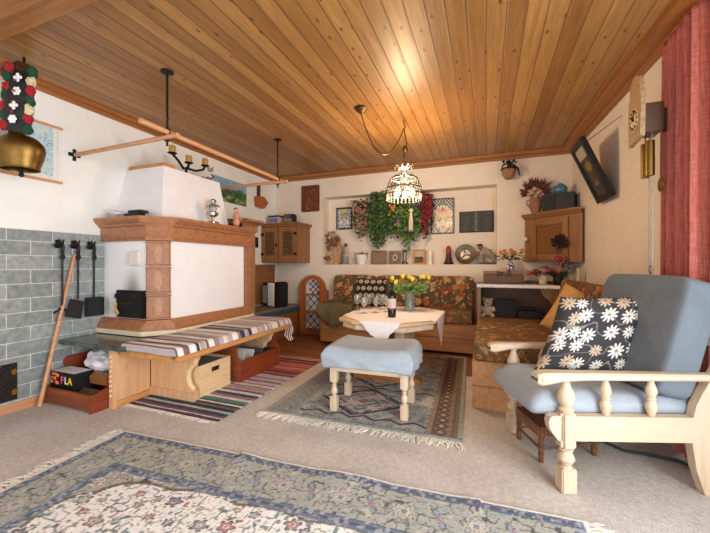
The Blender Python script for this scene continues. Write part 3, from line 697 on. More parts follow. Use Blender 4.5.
# landscape picture, scoop and little frame behind the stove
lp = thing('landscape_picture', 'unframed green mountain landscape picture on the left wall behind the stove hood', 'picture', (XL, 3.85, 1.95))
MB().box(XL + .001, XL + .016, 3.5, 4.18, 1.955, 2.285).build('backing_board', M['white'], lp)
def landc(U, V):
    n = vnoise(U * 12, V * 9, 5) * .6 + vnoise(U * 40, V * 30, 6) * .4; h = .62 + .18 * (vnoise(U * 5, U * 0, 9) - .4)
    c_ = np.where((V > h)[:, None], C((120, 158, 180)) + n[:, None] * 40, C((58, 92, 56)) * (.6 + .9 * n[:, None]))
    c_ = put(c_, (V < .3) & (n > .55), (150, 160, 110)); c_ = put(c_, (np.abs(V - h) < .05) & (n > .5), (120, 120, 120)); return c_
grid('print', 70, 40, lambda U, V: (np.full_like(U, XL + .0175), 3.51 + U * .66, 1.96 + V * .32), landc, M['vc'], lp)
sc = thing('wooden_scoop', 'carved wooden scoop with handle hanging on the left wall beside the landscape', 'scoop', (XL + .03, 4.47, 1.99))
w = MB(); w.prism([(4.36, 2.15), (4.5, 2.17), (4.62, 2.09), (4.52, 1.985), (4.38, 2.0)], 'x', XL + .004, XL + .09); w.build('bowl', M['shelf_orange'], sc)
MB().box(XL + .004, XL + .03, 4.43, 4.49, 2.13, 2.34).build('handle', M['dark_wood'], sc)
w = MB(); w.bbox(XL + .001, XL + .015, 4.37, 4.46, 1.37, 1.53, .003); lf = w.build('tiny_picture', M['black']); tag(lf, 'tiny dark framed picture on the left wall beside the corner cabinet', 'picture')
MB().box(XL + .0155, XL + .017, 4.39, 4.44, 1.42, 1.5).build('print', M['pewter'], lf)

# ================================================================ HANGING DRYING RACK
dk = thing('drying_rack', 'wooden drying rods hung from the ceiling on black iron hangers above the stove', 'drying rack', (-2.22, 2.6, 2.04))
MB().tube([(-2.2, 1.66, 2.085), (-2.235, 3.52, 2.085)], .019, 12).build('long_rod', M['rod'], dk)
for y in (1.885, 3.36): MB().tube([(XL + .02, y + .02, 2.05), (-2.1, y - .01, 2.048)], .017, 12).build('cross_rod', M['rod'], dk)
for y in (1.885, 3.36):
    w = MB(); x = -2.215 - (y - 1.885) * .012; w.lathe([(0, 0), (.045, 0), (.045, -.008), (.012, -.014), (0, -.014)][::-1], (x, y, CZ - .001), 16)
    w.tube([(x, y, CZ - .01), (x, y, 2.2), (x + .006, y, 2.19), (x, y, 2.17), (x, y, 2.12), (x - .024, y, 2.1), (x - .026, y, 2.07), (x - .02, y, 2.03), (x, y, 2.015), (x, y, 1.985)], .008)
    w.tube([(x, y, 2.12), (x + .024, y, 2.1), (x + .026, y, 2.07), (x + .02, y, 2.03), (x, y, 2.015)], .007); w.build('hanger', M['iron'], dk)
for y in (1.905, 3.38):
    w = MB(); w.box(XL + .001, XL + .01, y - .012, y + .012, 2.0, 2.1); w.box(XL + .001, XL + .01, y - .045, y + .045, 2.035, 2.065)
    w.lathe([(.0, 0), (.022, 0), (.022, .001), (0, .001)], (XL + .02, y, 2.05), 10); w.build('wall_bracket', M['iron'], dk)
# ================================================================ BACK LEFT CORNER
def lattice(w, x0, x1, z0, z1, y, n=5, r=.006, horiz=False):
    # diagonal lattice bars clipped to a rectangle in the local x/z plane
    W, H = x1 - x0, z1 - z0; st = W / n
    for s in (1, -1):
        k = -H
        while k < W:
            a0, a1 = max(k, 0), min(k + H, W)
            if a1 - a0 > .01:
                b0, b1 = a0 - k, a1 - k
                if s < 0: b0, b1 = H - b0, H - b1
                w.tube([(x0 + a0, y, z0 + b0), (x0 + a1, y, z0 + b1)], r, 6)
            k += st
cl = thing('corner_cabinet', 'wooden wall cabinet with two pierced lattice doors in the left corner', 'cabinet', (-3.0, 4.75, 1.13))
MB().box(XL + .003, -2.68, 4.56, YB - .003, 1.135, 1.7).build('body', M['cab'], cl)
w = MB(); w.loft([[(XL + .003, 4.56 - o, z), (-2.68 + o, 4.56 - o, z), (-2.68 + o, YB - .003, z), (XL + .003, YB - .003, z)] for o, z in ((0, 1.69), (.02, 1.7), (.02, 1.715), (.045, 1.735), (.045, 1.75))]); w.build('cornice', M['cab'], cl)
for x0, x1, hs in ((XL + .01, -3.015, 1), (-3.005, -2.685, -1)):
    w = MB(); z0, z1 = 1.15, 1.685; f = .07
    w.bbox(x0, x0 + f, 4.54, 4.56, z0, z1, .003); w.bbox(x1 - f, x1, 4.54, 4.56, z0, z1, .003); w.bbox(x0 + f, x1 - f, 4.54, 4.56, z0, z0 + .1, .003); w.bbox(x0 + f, x1 - f, 4.54, 4.56, z1 - f, z1, .003)
    d = w.build('door', M['cab'], cl)
    w = MB(); w.box(x0 + f, x1 - f, 4.553, 4.558, z0 + .1, z1 - f); w.build('door_backing', M['black_matte'], d)
    w = MB(); lattice(w, x0 + f, x1 - f, z0 + .1, z1 - f, 4.549, 3, .0052); w.build('lattice', M['cab'], d)
    w = MB(); xh = x0 - .004 if hs > 0 else x1 + .004
    for z in (1.27, 1.58): w.box(min(xh, xh + hs * .05), max(xh, xh + hs * .05), 4.534, 4.541, z - .02, z + .02)
    w.build('hinge', M['iron'], d)
    w = MB()
    if hs > 0: w.ball((x1 - .03, 4.53, 1.41), .018, 10, (.7, .8, 1.6)); w.build('knob', M['iron'], d)
bt = thing('tea_tin', 'blue and cream labelled tin on the left corner cabinet', 'tin', (-3.12, 4.68, 1.752))
MB().bbox(-3.24, -3.04, 4.61, 4.73, 1.752, 1.86, .006).build('body', plain('tin_cream', (206, 186, 164), .4, .06), bt)
MB().bbox(-3.244, -3.036, 4.606, 4.734, 1.85, 1.885, .006).build('lid', plain('navy_lid', (44, 46, 92), .4, .1), bt)
w = MB(); w.box(-3.22, -3.06, 4.6085, 4.611, 1.775, 1.84); w.build('label', plain('tin_label', (96, 110, 170), .5, .3, 60), bt)
rd = thing('radio', 'small dark radio with round dials on the left corner cabinet', 'radio', (-2.87, 4.68, 1.752))
MB().bbox(-2.975, -2.79, 4.62, 4.74, 1.752, 1.895, .012).build('case', M['black_matte'], rd)
w = MB()
for x, z, rr in ((-2.93, 1.86, .022), (-2.88, 1.86, .02), (-2.83, 1.86, .014)): w.tube([(x, 4.625, z), (x, 4.612, z)], rr, 14)
w.build('dial', M['pewter'], rd)
w = MB()
for k in range(6): w.box(-2.96, -2.81, 4.615, 4.621, 1.77 + k * .011, 1.776 + k * .011)
w.build('speaker_grille', M['stone'], rd)
cbn = thing('corner_bench', 'low wooden corner bench with a grey pad and teal front left of the arched rack', 'bench', (-3.08, 4.3, 0))
MB().box(XL + .03, -2.84, 3.7, 4.9, 0, .36).build('base', M['cab_dark'], cbn)
MB().bbox(XL + .03, -2.82, 3.68, 4.92, .365, .43, .02).build('cushion', fabric('teal_cloth', (56, 92, 100)), cbn)
MB().bbox(XL + .03, -2.83, 3.69, 4.91, .432, .468, .012).build('pad', fabric('grey_pad', (132, 118, 106)), cbn)
ac = thing('accordion', 'black accordion with grey grilles standing on the corner bench', 'accordion', (-3.0, 4.45, .47), -.35)
MB().bbox(-.2, -.06, -.1, .1, .0, .36, .02).build('treble_case', M['black'], ac, local=True)
MB().bbox(.1, .2, -.1, .1, 0, .38, .02).build('bass_case', M['black'], ac, local=True)
w = MB(); R = []
for k in range(19):
    x = -.06 + k * .0089; o = 0 if k % 2 else .012; R.append([(x, -.1 + o, .01 + o), (x, .1 - o, .01 + o), (x, .1 - o, .365 - o), (x, -.1 + o, .365 - o)])
w.loft(R); w.build('bellows', M['pewter'], ac, local=True)
MB().bbox(-.185, -.08, -.106, -.095, .05, .32, .01).build('grille', plain('grey_mesh', (166, 164, 166), .5, .15, 60), ac, local=True)
w = MB()
for k in range(14): w.box(-.235, -.2, -.06, .06, .03 + k * .022, .047 + k * .022)
w.build('keyboard', M['white'], ac, local=True)
MB().tube([(-.2, .05, .3), (-.26, .03, .24), (-.27, .02, .12), (-.2, .03, .05)], .012).build('strap', M['leather'], ac, local=True)
ar = thing('arched_rack', 'orange-brown arched wooden rack with white lattice panels on the floor by the back wall', 'rack', (-2.57, 4.85, 0))
def arch(x0, x1, z0, zt, n=14):
    r_ = (x1 - x0) / 2; c_ = (x0 + x1) / 2; return [(x0, z0)] + [(c_ - r_ * math.cos(PI * k / n), zt - r_ + r_ * math.sin(PI * k / n)) for k in range(n + 1)] + [(x1, z0)]
o_ = arch(-2.8, -2.33, 0, .94); i_ = arch(-2.7, -2.44, .06, .88)
w = MB(); w.loft([[(x, y, z) for x, z in i_] for y in (4.83, 4.86)], caps=False); R0 = [[(x, y, z) for x, z in o_] for y in (4.83, 4.86)]; w.loft(R0, caps=False)
for y in (4.83, 4.86):
    A = [w.v((x, y, z)) for x, z in o_]; B = [w.v((x, y, z)) for x, z in i_]
    for k in range(len(A)): j = (k + 1) % len(A); w.f([A[k], A[j], B[j], B[k]])
w.build('front_frame', M['shelf_orange'], ar)
MB().prism(arch(-2.765, -2.365, 0.01, .915), 'y', 4.94, 4.955).build('back_panel', M['plaster'], ar)
for x in (-2.795, -2.355): MB().box(x, x + .02, 4.86, 4.94, 0, .7).build('side_panel', M['shelf_orange'], ar)
for z in (.06, .34, .62): MB().box(-2.775, -2.355, 4.82, 4.935, z, z + .02).build('shelf', M['shelf_orange'], ar)
w = MB(); lattice(w, -2.7, -2.44, .08, .34, 4.9, 2, .006); lattice(w, -2.7, -2.44, .36, .62, 4.9, 2, .006); lattice(w, -2.66, -2.48, .64, .86, 4.9, 2, .006); w.build('lattice', M['dark_wood'], ar)

# ================================================================ BACK WALL PICTURES AND NICHE
w = MB(); w.bbox(-2.82, -2.5, YB - .04, YB - .001, 1.965, 2.39, .01)
for q in range(26):
    a, b, s_ = rng.uniform(-2.77, -2.55), rng.uniform(2.02, 2.34), rng.uniform(.02, .045); w.ball((a, YB - .042, b), s_, 8, (1, .35, 1.25))
tag(w.build('carved_relief', M['carving']), 'dark carved wooden relief panel hanging high on the back wall left of the niche', 'carving')
wc = MB(); wc.tube([(-2.64, YB - .005, 1.73), (-2.6, YB - .006, 1.56), (-2.5, YB - .006, 1.54), (-2.45, YB - .005, 1.58)], .004, 5); tag(wc.build('lamp_wire', M['cream']), 'thin pale cable on the back wall between corner cabinet and niche', 'cable')
def tilepic(name, label, cat, x0, x1, z0, z1, fn, fr, nx=80, ny=100):
    t = thing(name, label, cat, ((x0 + x1) / 2, NY, z0)); w = MB(); b = .012
    w.box(x0, x1, NY - .02, NY - .001, z0, z0 + b); w.box(x0, x1, NY - .02, NY - .001, z1 - b, z1); w.box(x0, x0 + b, NY - .02, NY - .001, z0 + b, z1 - b); w.box(x1 - b, x1, NY - .02, NY - .001, z0 + b, z1 - b); w.build('frame', fr, t)
    grid('tile_print', nx, ny, lambda U, V: (x0 + b + U * (x1 - x0 - 2 * b), np.full_like(U, NY - .014), z0 + b + V * (z1 - z0 - 2 * b)), fn, M['vc_gloss'], t)
    return t
def blue_tile(U, V):
    a = np.abs(U - .5) * 2; n = vnoise(a * 9, V * 14, 21); m = vnoise(a * 5, V * 7, 22)
    c_ = np.ones((len(U), 1)) * C((226, 226, 214)); c_ = put(c_, n > .62, (96, 116, 150)); c_ = put(c_, n < .26, (40, 44, 60)); c_ = put(c_, (m > .62) & (V > .5), (206, 190, 120))
    ed = np.minimum(np.minimum(U, 1 - U), np.minimum(V, 1 - V)); c_ = put(c_, ed < .05, (64, 80, 104)); return c_
tilepic('blue_tile_picture', 'small framed blue and white ornamental tile picture at the left end of the niche', 'picture', -2.3, -2.02, 1.68, 2.04, blue_tile, M['black_matte'])
def tree_tile(U, V):
    a = np.abs(U - .5) * 2; c_ = np.ones((len(U), 1)) * C((214, 206, 188))
    n = vnoise(a * 10, V * 16, 31); m = vnoise(a * 6, V * 8, 33)
    vase = np.hypot(a * .6, (V - .45) / .62); c_ = put(c_, (V > .55) & (vase > .6), (88, 132, 92))
    c_ = put(c_, (vase < .52) & (V > .5) & (n > .38), (200, 130, 120)); c_ = put(c_, (vase < .4) & (n < .5) & (V > .3), (206, 168, 110)); c_ = put(c_, (V < .5) & (m > .58), (96, 100, 110)); c_ = put(c_, (V < .5) & (m < .3), (190, 150, 80)); c_ = put(c_, (n > .7), (120, 70, 60))
    lat = (np.abs(np.modf(U * 7 + V * 9)[0] - .5) < .2) | (np.abs(np.modf(U * 7 - V * 9 + 9)[0] - .5) < .2)
    ar_ = (V > .82 - .12 * np.cos(U * 2 * PI)); c_ = put(c_, ar_, (28, 30, 44)); c_ = put(c_, ar_ & ~lat, (214, 212, 206))
    ed = np.minimum(U, 1 - U); c_ = put(c_, ed < .05, (40, 46, 60)); c_ = put(c_, (ed < .035) & (np.modf(V * 14)[0] > .5), (206, 204, 196)); return c_
tilepic('tree_tile_picture', 'tall tile picture with pink plant motif and dark lattice top in the niche', 'picture', -.76, -.43, 1.56, 2.08, tree_tile, M['black_matte'], 100, 140)
pq = thing('dark_plaque', 'wide dark grey plaque with faint lines at the right end of the niche', 'plaque', (-.13, NY - .02, 1.56))
MB().bbox(-.36, .1, NY - .025, NY - .001, 1.565, 1.865, .003).build('frame', M['black_matte'], pq)
def plq(U, V):
    c_ = np.ones((len(U), 1)) * C((62, 62, 60)); n = vnoise(U * 60, V * 30, 41); row = np.modf(V * 11)[0]
    c_ = put(c_, (row > .35) & (row < .7) & (n > .45) & (np.abs(np.modf(U * 3)[0] - .5) < .4), (104, 104, 98)); c_ = put(c_, (np.abs(U - .5) < .05), (92, 90, 84)); return put(c_, (np.abs(U - .5) < .03) & (n > .5), (130, 126, 116))
grid('panel', 120, 60, lambda U, V: (-.345 + U * .43, np.full_like(U, NY - .0265), 1.578 + V * .274), plq, M['vc'], pq)
# hanging foliage in the niche
def plant(name, label, x, z1, wd, h, y, cols, n, seed, petals=None, size=.055, basket=None):
    r = random.Random(seed); t = thing(name, label, 'hanging plant', (x, y, z1 - h)); B = [MB() for _ in cols]; st = MB(); P = MB()
    for k in range(max(5, int(wd * 34))):
        fx = r.uniform(-1, 1); L = h * (1 - .42 * abs(fx) ** 1.5) * r.uniform(.62, 1.0); x0 = x + fx * wd * .34; x1 = x + fx * wd * .5; y0 = y + r.uniform(-.02, .04)
        pts = [(x0, y0, z1 - r.uniform(.0, .12)), (x1, y0 - .05, z1 - L * .35), (x1 + r.uniform(-.03, .03), y0 - .05, z1 - L * .7), (x1 + r.uniform(-.03, .03), y0 - .03, z1 - L)]
        st.tube(pts, .0025, 4)
    for k in range(n):
        fx = r.uniform(-1, 1); L = h * (1 - .42 * abs(fx) ** 1.5); q = r.random() ** .85
        p = Vector((x + fx * wd * (.38 + .12 * q), y + r.uniform(-.13, .03) * (1 - .4 * q), z1 - q * L * r.uniform(.85, 1)))
        d = Vector((r.uniform(-1, 1), r.uniform(-1, .2), r.uniform(-1.3, .35))); i = min(int(abs(r.gauss(0, .75)) * len(cols) * .5), len(cols) - 1)
        B[i].leaf(p, size * r.uniform(.7, 1.3), size * r.uniform(.5, .85), d, Vector((r.uniform(-.6, .6), -1, r.uniform(-.3, .8))))
    st.build('stem', M['leaf_dark'], t)
    for b, m in zip(B, cols): b.build('foliage', m, t, smooth=False)
    if petals:
        for m, cnt, s_ in petals:
            P = MB()
            for k in range(cnt):
                fx = r.uniform(-1, 1); q = r.random(); p = Vector((x + fx * wd * .46, y - r.uniform(.06, .15), z1 - .02 - q * h * .85 * (1 - .4 * abs(fx))))
                for a in range(5):
                    an = a * 2 * PI / 5; P.leaf(p, s_, s_ * .75, Vector((math.cos(an), -.35, math.sin(an))), Vector((0, -1, 0)))
                P.ball(p, s_ * .22, 6)
            P.build('blossom', m, t, smooth=False)
    w = MB(); w.lathe([(.03, 0), (.07, .02), (.085, .1), (.08, .1), (.06, .03), (0, .02)], (x, y + .05, z1 - .12), 14); w.tube([(x, NY - .002, z1 - .03), (x, y + .05, z1 - .02)], .006); w.build('wall_basket', M['leather'], t)
    return t
GL, GD, LL = M['leaf'], M['leaf_dark'], M['leaf_light']
plant('hanging_plant', 'pinkish green trailing plant, leftmost of the hanging plants in the niche', -1.82, 2.12, .3, .66, 5.06, [GD, M['dried'], GD], 330, 1, [(M['pinkpetal'], 20, .03)], .045)
plant('hanging_plant', 'tall dark green ivy hanging second from the left in the niche', -1.52, 2.22, .36, .92, 5.02, [GL, GD, LL], 620, 2, None, .06)
plant('hanging_plant', 'green trailing plant with small orange blossoms at the middle of the niche', -1.28, 2.18, .32, .72, 5.05, [GL, GD, LL], 460, 3, [(M['orange'], 16, .03)], .055)
plant('hanging_plant', 'bright light green trailing plant right of the niche centre with a mauve blossom spray', -1.06, 2.18, .36, .9, 5.0, [LL, GL, GD], 640, 4, [(M['purple'], 9, .035)], .06)
plant('hanging_plant', 'short dusty pink and green trailing plant left of the red cascade', -.9, 2.12, .26, .6, 5.06, [GL, GD], 260, 6, [(M['pinkpetal'], 14, .03)], .045)
plant('hanging_plant', 'deep red flower cascade, rightmost of the hanging plants in the niche', -.8, 2.15, .17, .76, 5.02, [GD, GD], 150, 5, [(M['redpetal'], 34, .034), (plain('dark_red', (100, 26, 40), .7, .15), 26, .032)], .045)
hb = thing('hanging_ornament', 'pale dangling ornament hanging among the green plants in the niche', 'ornament', (-1.0, 4.85, 1.55)); w = MB()
for k in range(5): w.tube([(-1.0 + (k - 2) * .004, 4.86, 1.86), (-1.0 + (k - 2) * .012, 4.85, 1.72), (-1.0 + (k - 2) * .012, 4.85, 1.58 + .03 * (k % 2))], .006, 5)
w.build('ribbon', M['cream'], hb); w = MB(); w.ball((-1.0, 4.86, 1.88), .035, 10, (1, .6, .8)); w.build('bow', M['cream'], hb)
# shelf things ------------------------------------------------------
SZ = NZ0 + .001
t = thing('straw_panel', 'woven straw panel with dried flowers, leftmost object on the niche shelf', 'wall ornament', (-2.33, 5.03, SZ)); 
w = MB(); w.x = frame((-2.33, 5.05, SZ)) @ Matrix.Rotation(-.12, 4, 'X')
o = [(-.16, 0), (.13, 0), (.16, .2), (.13, .42), (.02, .54), (-.1, .55), (-.17, .5), (-.15, .3)]; w.prism(o, 'y', 0, .014); w.build('backing', M['dried'], t)
w = MB()
for k in range(120):
    a = rng.uniform(-.15, .13); b = rng.uniform(.02, .5); w.tube([(-2.33 + a, 5.03 + b * .05, SZ + b), (-2.33 + a + rng.uniform(-.05, .05), 5.015 + b * .05, SZ + b + rng.uniform(-.12, .12) * .8 + .02)], .0035, 4)
w.build('straw', M['cream'], t)
w = MB()
for k in range(30): w.ball((-2.3 + rng.gauss(0, .06), 5.0, SZ + .36 + rng.gauss(0, .06)), rng.uniform(.012, .03), 6)
for k in range(12): w.ball((-2.38 + rng.gauss(0, .06), 4.99, SZ + .08 + rng.uniform(0, .06)), rng.uniform(.012, .02), 6)
tag(w.build('dried_flower', M['leather'], t), kind='stuff')
t = thing('glass_lantern', 'tall clear glass bottle with stopper beside the straw panel on the niche shelf', 'bottle', (-2.09, 5.06, SZ))
MB().lathe([(0, 0), (.05, 0), (.055, .03), (.05, .16), (.025, .23), (.02, .27), (.03, .28), (.028, .285), (.015, .27), (.02, .23), (.045, .16), (.05, .03), (0, .008)], (-2.09, 5.06, SZ), 18).build('body', M['glass'], t); MB().lathe([(0, .275), (.018, .28), (.03, .31), (.02, .335), (0, .34)], (-2.09, 5.06, SZ), 14).build('stopper', M['pewter'], t)
MB().lathe([(0, .009), (.044, .03), (.042, .1), (0, .1)], (-2.09, 5.06, SZ), 14).build('filling', M['dried'], t)
t = thing('white_bowl', 'white footed planter with dry rim on the niche shelf below the pink plant', 'planter', (-1.82, 5.06, SZ))
MB().lathe([(0, 0), (.065, 0), (.07, .02), (.075, .03), (.1, .13), (.108, .15), (.1, .155), (.09, .13), (0, .12)], (-1.82, 5.06, SZ), 24).build('pot', M['white'], t); w = MB()
for k in range(50):
    a = rng.uniform(0, 2 * PI); q = rng.uniform(0, .1); w.tube([(-1.82 + q * math.cos(a), 5.06 + q * math.sin(a), SZ + .12), (-1.82 + q * 1.2 * math.cos(a), 5.06 + q * 1.2 * math.sin(a), SZ + .15 + rng.uniform(0, .045))], .005, 4)
w.build('moss', M['leather'], t)
def standing_frame(name, label, x0, x1, h, fr, pic, b=.018, y=5.08, lean=.12):
    t = thing(name, label, 'picture frame', ((x0 + x1) / 2, y, SZ)); X = frame((0, y, SZ)) @ Matrix.Rotation(-lean, 4, 'X'); w = MB(); w.x = X
    w.bbox(x0, x0 + b, 0, .018, 0, h, .003); w.bbox(x1 - b, x1, 0, .018, 0, h, .003); w.bbox(x0 + b, x1 - b, 0, .018, 0, b, .003); w.bbox(x0 + b, x1 - b, 0, .018, h - b, h, .003); w.build('frame', fr, t)
    def pos(U, V):
        zz = b + V * (h - 2 * b); return x0 + b + U * (x1 - x0 - 2 * b), y + .012 * math.cos(lean) + zz * math.sin(lean), SZ + zz * math.cos(lean)
    grid('picture', 30, 36, pos, pic, M['vc'], t, solid=.003); return t
def sepia(a, b, seed): return lambda U, V: (lambda n: np.ones((len(U), 1)) * C(a) * (1 - n[:, None]) + C(b) * n[:, None])(vnoise(U * 5, V * 6, seed) * .7 + vnoise(U * 14, V * 14, seed + 1) * .3)
standing_frame('cork_picture', 'plain brown unframed panel standing on the niche shelf under the ivy', -1.67, -1.43, .215, M['cork'], sepia((150, 120, 98), (140, 108, 88), 51), .01)
standing_frame('shield_picture', 'brown picture with a pale shield standing on the niche shelf centre', -1.39, -1.19, .21, M['pewter'], lambda U, V: put(put(sepia((110, 92, 76), (150, 128, 104), 53)(U, V), np.hypot((U - .45) / .22, (V - .5) / .3) < 1, (186, 172, 150)), np.hypot((U - .45) / .1, (V - .5) / .15) < 1, (96, 84, 70)), .012)
standing_frame('photo_frame', 'small gilt wooden frame with a landscape photo on the niche shelf', -1.02, -.84, .225, wood('gilt_wood', (170, 106, 54), (204, 140, 80), 'z', .4, knots=False), lambda U, V: put(put(np.ones((len(U), 1)) * C((190, 176, 156)), V < .5, (104, 84, 62)), (np.abs(V - .42) < .1) & (vnoise(U * 8, V * 8, 7) > .4), (54, 50, 46)), .025)
t = MB(); t.lathe([(0, 0), (.045, 0), (.048, .02), (.03, .04), (.022, .1), (.028, .14), (.022, .18), (.035, .2), (.04, .215), (.02, .22), (0, .215)], (-1.135, 5.06, SZ), 16); tag(t.build('candlestick', M['pewter']), 'slim grey candlestick on the niche shelf left of the gilt photo frame', 'candlestick')
t = MB(); t.lathe([(0, 0), (.034, 0), (.036, .03), (.034, .2), (.025, .21), (0, .2)], (-.76, 5.06, SZ), 16); tag(t.build('pillar_candle', M['wax_white']), 'white pillar candle on the niche shelf right of the gilt photo frame', 'candle')
t = thing('red_figurine', 'dark figurine with red hood standing alone on the niche shelf', 'figurine', (-.5, 5.06, SZ)); c = (-.5, 5.06, SZ)
MB().lathe([(0, 0), (.06, 0), (.058, .02), (.04, .1), (.032, .17), (0, .18)], c, 14).build('robe', plain('brown_red_robe', (64, 38, 32), .6, .25, 40), t); MB().lathe([(.032, .15), (.04, .19), (.034, .235), (.015, .265), (0, .27)], c, 14).build('hood', M['redcloth'], t); w = MB()
for k in range(7): a = PI + k * PI / 6; w.ball((c[0] + .056 * math.cos(a), c[1] + .056 * math.sin(a), c[2] + .015), .016, 6)
w.build('base', M['black_matte'], t)
t = thing('pewter_plate', 'round pewter plate with relief standing upright on the niche shelf', 'plate', (-.27, 5.1, SZ)); w = MB(); X = frame((-.27, 5.09, SZ + .142)) @ Matrix.Rotation(PI / 2 - .18, 4, 'X'); w.x = X
w.lathe([(0, 0), (.08, .0), (.095, .012), (.138, .02), (.142, .024), (.142, .016), (.1, .004), (.085, -.01), (0, -.01)], (0, 0, 0), 36); w.build('dish', M['pewter'], t)
w = MB(); w.x = X
for k in range(3): a = k * 2 * PI / 3 + PI / 2; w.tube([(.01 * math.cos(a), .01 * math.sin(a), .004), (.06 * math.cos(a + .3), .06 * math.sin(a + .3), .006)], .009, 6)
w.tube([(.072 * math.cos(q * PI / 12), .072 * math.sin(q * PI / 12), .004) for q in range(25)], .005, 5); w.build('relief', M['black_matte'], t)
t = thing('carved_sculpture', 'brown carved figure bending over, rightmost object on the niche shelf', 'sculpture', (0, 5.06, SZ)); c = (0, 5.06, SZ)
w = MB(); w.bbox(-.1, .13, 5.01, 5.11, SZ, SZ + .03, .006); w.build('base', M['dark_wood'], t)
w = MB(); w.tube([(-.06, 5.06, SZ + .03), (-.07, 5.06, SZ + .14), (-.03, 5.06, SZ + .2), (.04, 5.06, SZ + .16), (.1, 5.06, SZ + .07), (.12, 5.06, SZ + .03)], [.045, .045, .05, .05, .035, .02], 12); w.build('body', M['stone'], t)
w = MB(); w.ball((-.075, 5.04, SZ + .235), .034, 12); w.tube([(-.09, 5.03, SZ + .17), (-.12, 5.0, SZ + .13), (-.08, 4.995, SZ + .12)], .014); w.build('head', M['clay'], t)
w = MB(); w.lathe([(.02, 0), (.045, .01), (.03, .03), (0, .035)], (-.08, 5.04, SZ + .25), 12); w.build('hat', M['oldbrass'], t)
# painted pot hung on the wall, casting a shadow from the lamp
t = thing('hanging_pot', 'small clay pot in black wrought-iron holder mounted high on the back wall', 'wall pot', (.29, 4.86, 2.2)); c = (.27, 4.82, 2.2)
MB().lathe([(0, 0), (.04, .005), (.075, .06), (.085, .12), (.07, .15), (.06, .15), (.07, .11), (0, .1)], c, 18).build('pot', M['clay'], t); w = MB()
w.tube([(.29, YB - .004, 2.44), (.29, 4.82, 2.43), (.2, 4.8, 2.38), (.19, 4.8, 2.33), (.26, 4.75, 2.34), (.35, 4.8, 2.36)], .011); w.tube([(.25, 4.81, 2.42), (.33, 4.81, 2.38), (.38, 4.81, 2.33), (.4, 4.81, 2.24)], .01); w.tube([(.27 + .09 * math.cos(k * PI / 8), 4.82 + .09 * math.sin(k * PI / 8), 2.33) for k in range(17)], .008)
for k in range(5): w.leaf((.22 + .03 * k, 4.8, 2.4), .06, .04, Vector((rng.uniform(-1, 1), -.4, rng.uniform(-.4, 1))), Vector((0, -1, 0)))
w.box(.26, .32, YB - .008, YB - .002, 2.36, 2.46); w.build('iron_holder', M['iron'], t)
# curved horn-like ornament on the wall behind the lamp
t = MB(); t.tube([(-1.32, YB - .03, 2.24), (-1.26, YB - .04, 2.3), (-1.2, YB - .04, 2.36), (-1.14, YB - .03, 2.39)], [.014, .03, .03, .01], 8); t.tube([(-1.16, YB - .03, 2.38), (-1.14, YB - .03, 2.44), (-1.13, YB - .004, 2.45)], .006, 5)
tag(t.build('horn_ornament', M['dark_wood']), 'dark curved horn-like ornament on the back wall behind the chandelier', 'ornament')
# ================================================================ CORNER SOFA, BACK WING
def cushion_block(w, x0, x1, y0, y1, z0, z1, e=.22, m=None):
    w.sq(((x0 + x1) / 2, (y0 + y1) / 2, (z0 + z1) / 2), (x1 - x0, y1 - y0, z1 - z0), e, m, 44, 20); return w
s1 = thing('bench_sofa', 'long floral tapestry bench sofa with wooden box base along the back wall', 'sofa', (-1.1, 4.65, 0))
w = MB(); w.box(-2.18, -.1, 4.36, YB - .01, .03, .375); w.build('base', M['bench_wood'], s1)
w = MB()
for z0, z1 in ((.035, .195), (.205, .37)): w.bbox(-2.185, -.1, 4.345, 4.36, z0, z1, .004)
w.build('front_boards', M['bench_wood'], s1)
for x0, x1 in ((-2.17, -1.5), (-1.495, -.825), (-.82, -.15)):
    MB().sq(((x0 + x1) / 2, 4.57, .455), (x1 - x0, .5, .16), .2, None, 44, 20).build('seat_cushion', M['floral_seat'], s1)
    X = Matrix.Rotation(-.1, 4, 'X').to_3x3().to_4x4()
    MB().sq(((x0 + x1) / 2, 4.82, .725), (x1 - x0, .17, .45), .25, X, 44, 24).build('back_cushion', M['floral_back'], s1)
w = MB(); w.box(-2.12, -.1, 4.9, YB - .01, .375, .86); w.build('backrest_board', M['bench_wood'], s1)
# folded olive throw on the left end
t = MB(); P = [(-1.78, .545), (-2.0, .55), (-2.1, .535), (-2.13, .5), (-2.14, .44), (-2.15, .4)]
R = []
for y, dz in ((4.3, 0), (4.82, 0)): pass
front = [(-1.72, 4.31, .545), (-1.95, 4.29, .552), (-2.1, 4.3, .55), (-2.15, 4.3, .53)]
def throw(U, V):
    x = -1.68 - .53 * V; y = 4.86 - .6 * U; z = .552 + .008 * np.sin(V * 9 + U * 4)
    dr = np.clip(U - .9, 0, 1); z = z - dr * 2.6 * (.45 + .75 * np.sin(np.clip(V, 0, 1) * PI)); y = np.where(U > .9, 4.3 - .012 * np.sin(V * 14), y); return x, y, z
o = grid('olive_throw', 40, 40, throw, lambda U, V: np.ones((len(U), 1)) * C((110, 98, 66)) * (.93 + .14 * vnoise(U * 60, V * 60, 3))[:, None], M['vc_rug'], None, (-1.9, 4.6, .5), solid=.02)
tag(o, 'olive brown folded throw hanging over the left end of the back bench sofa', 'blanket')
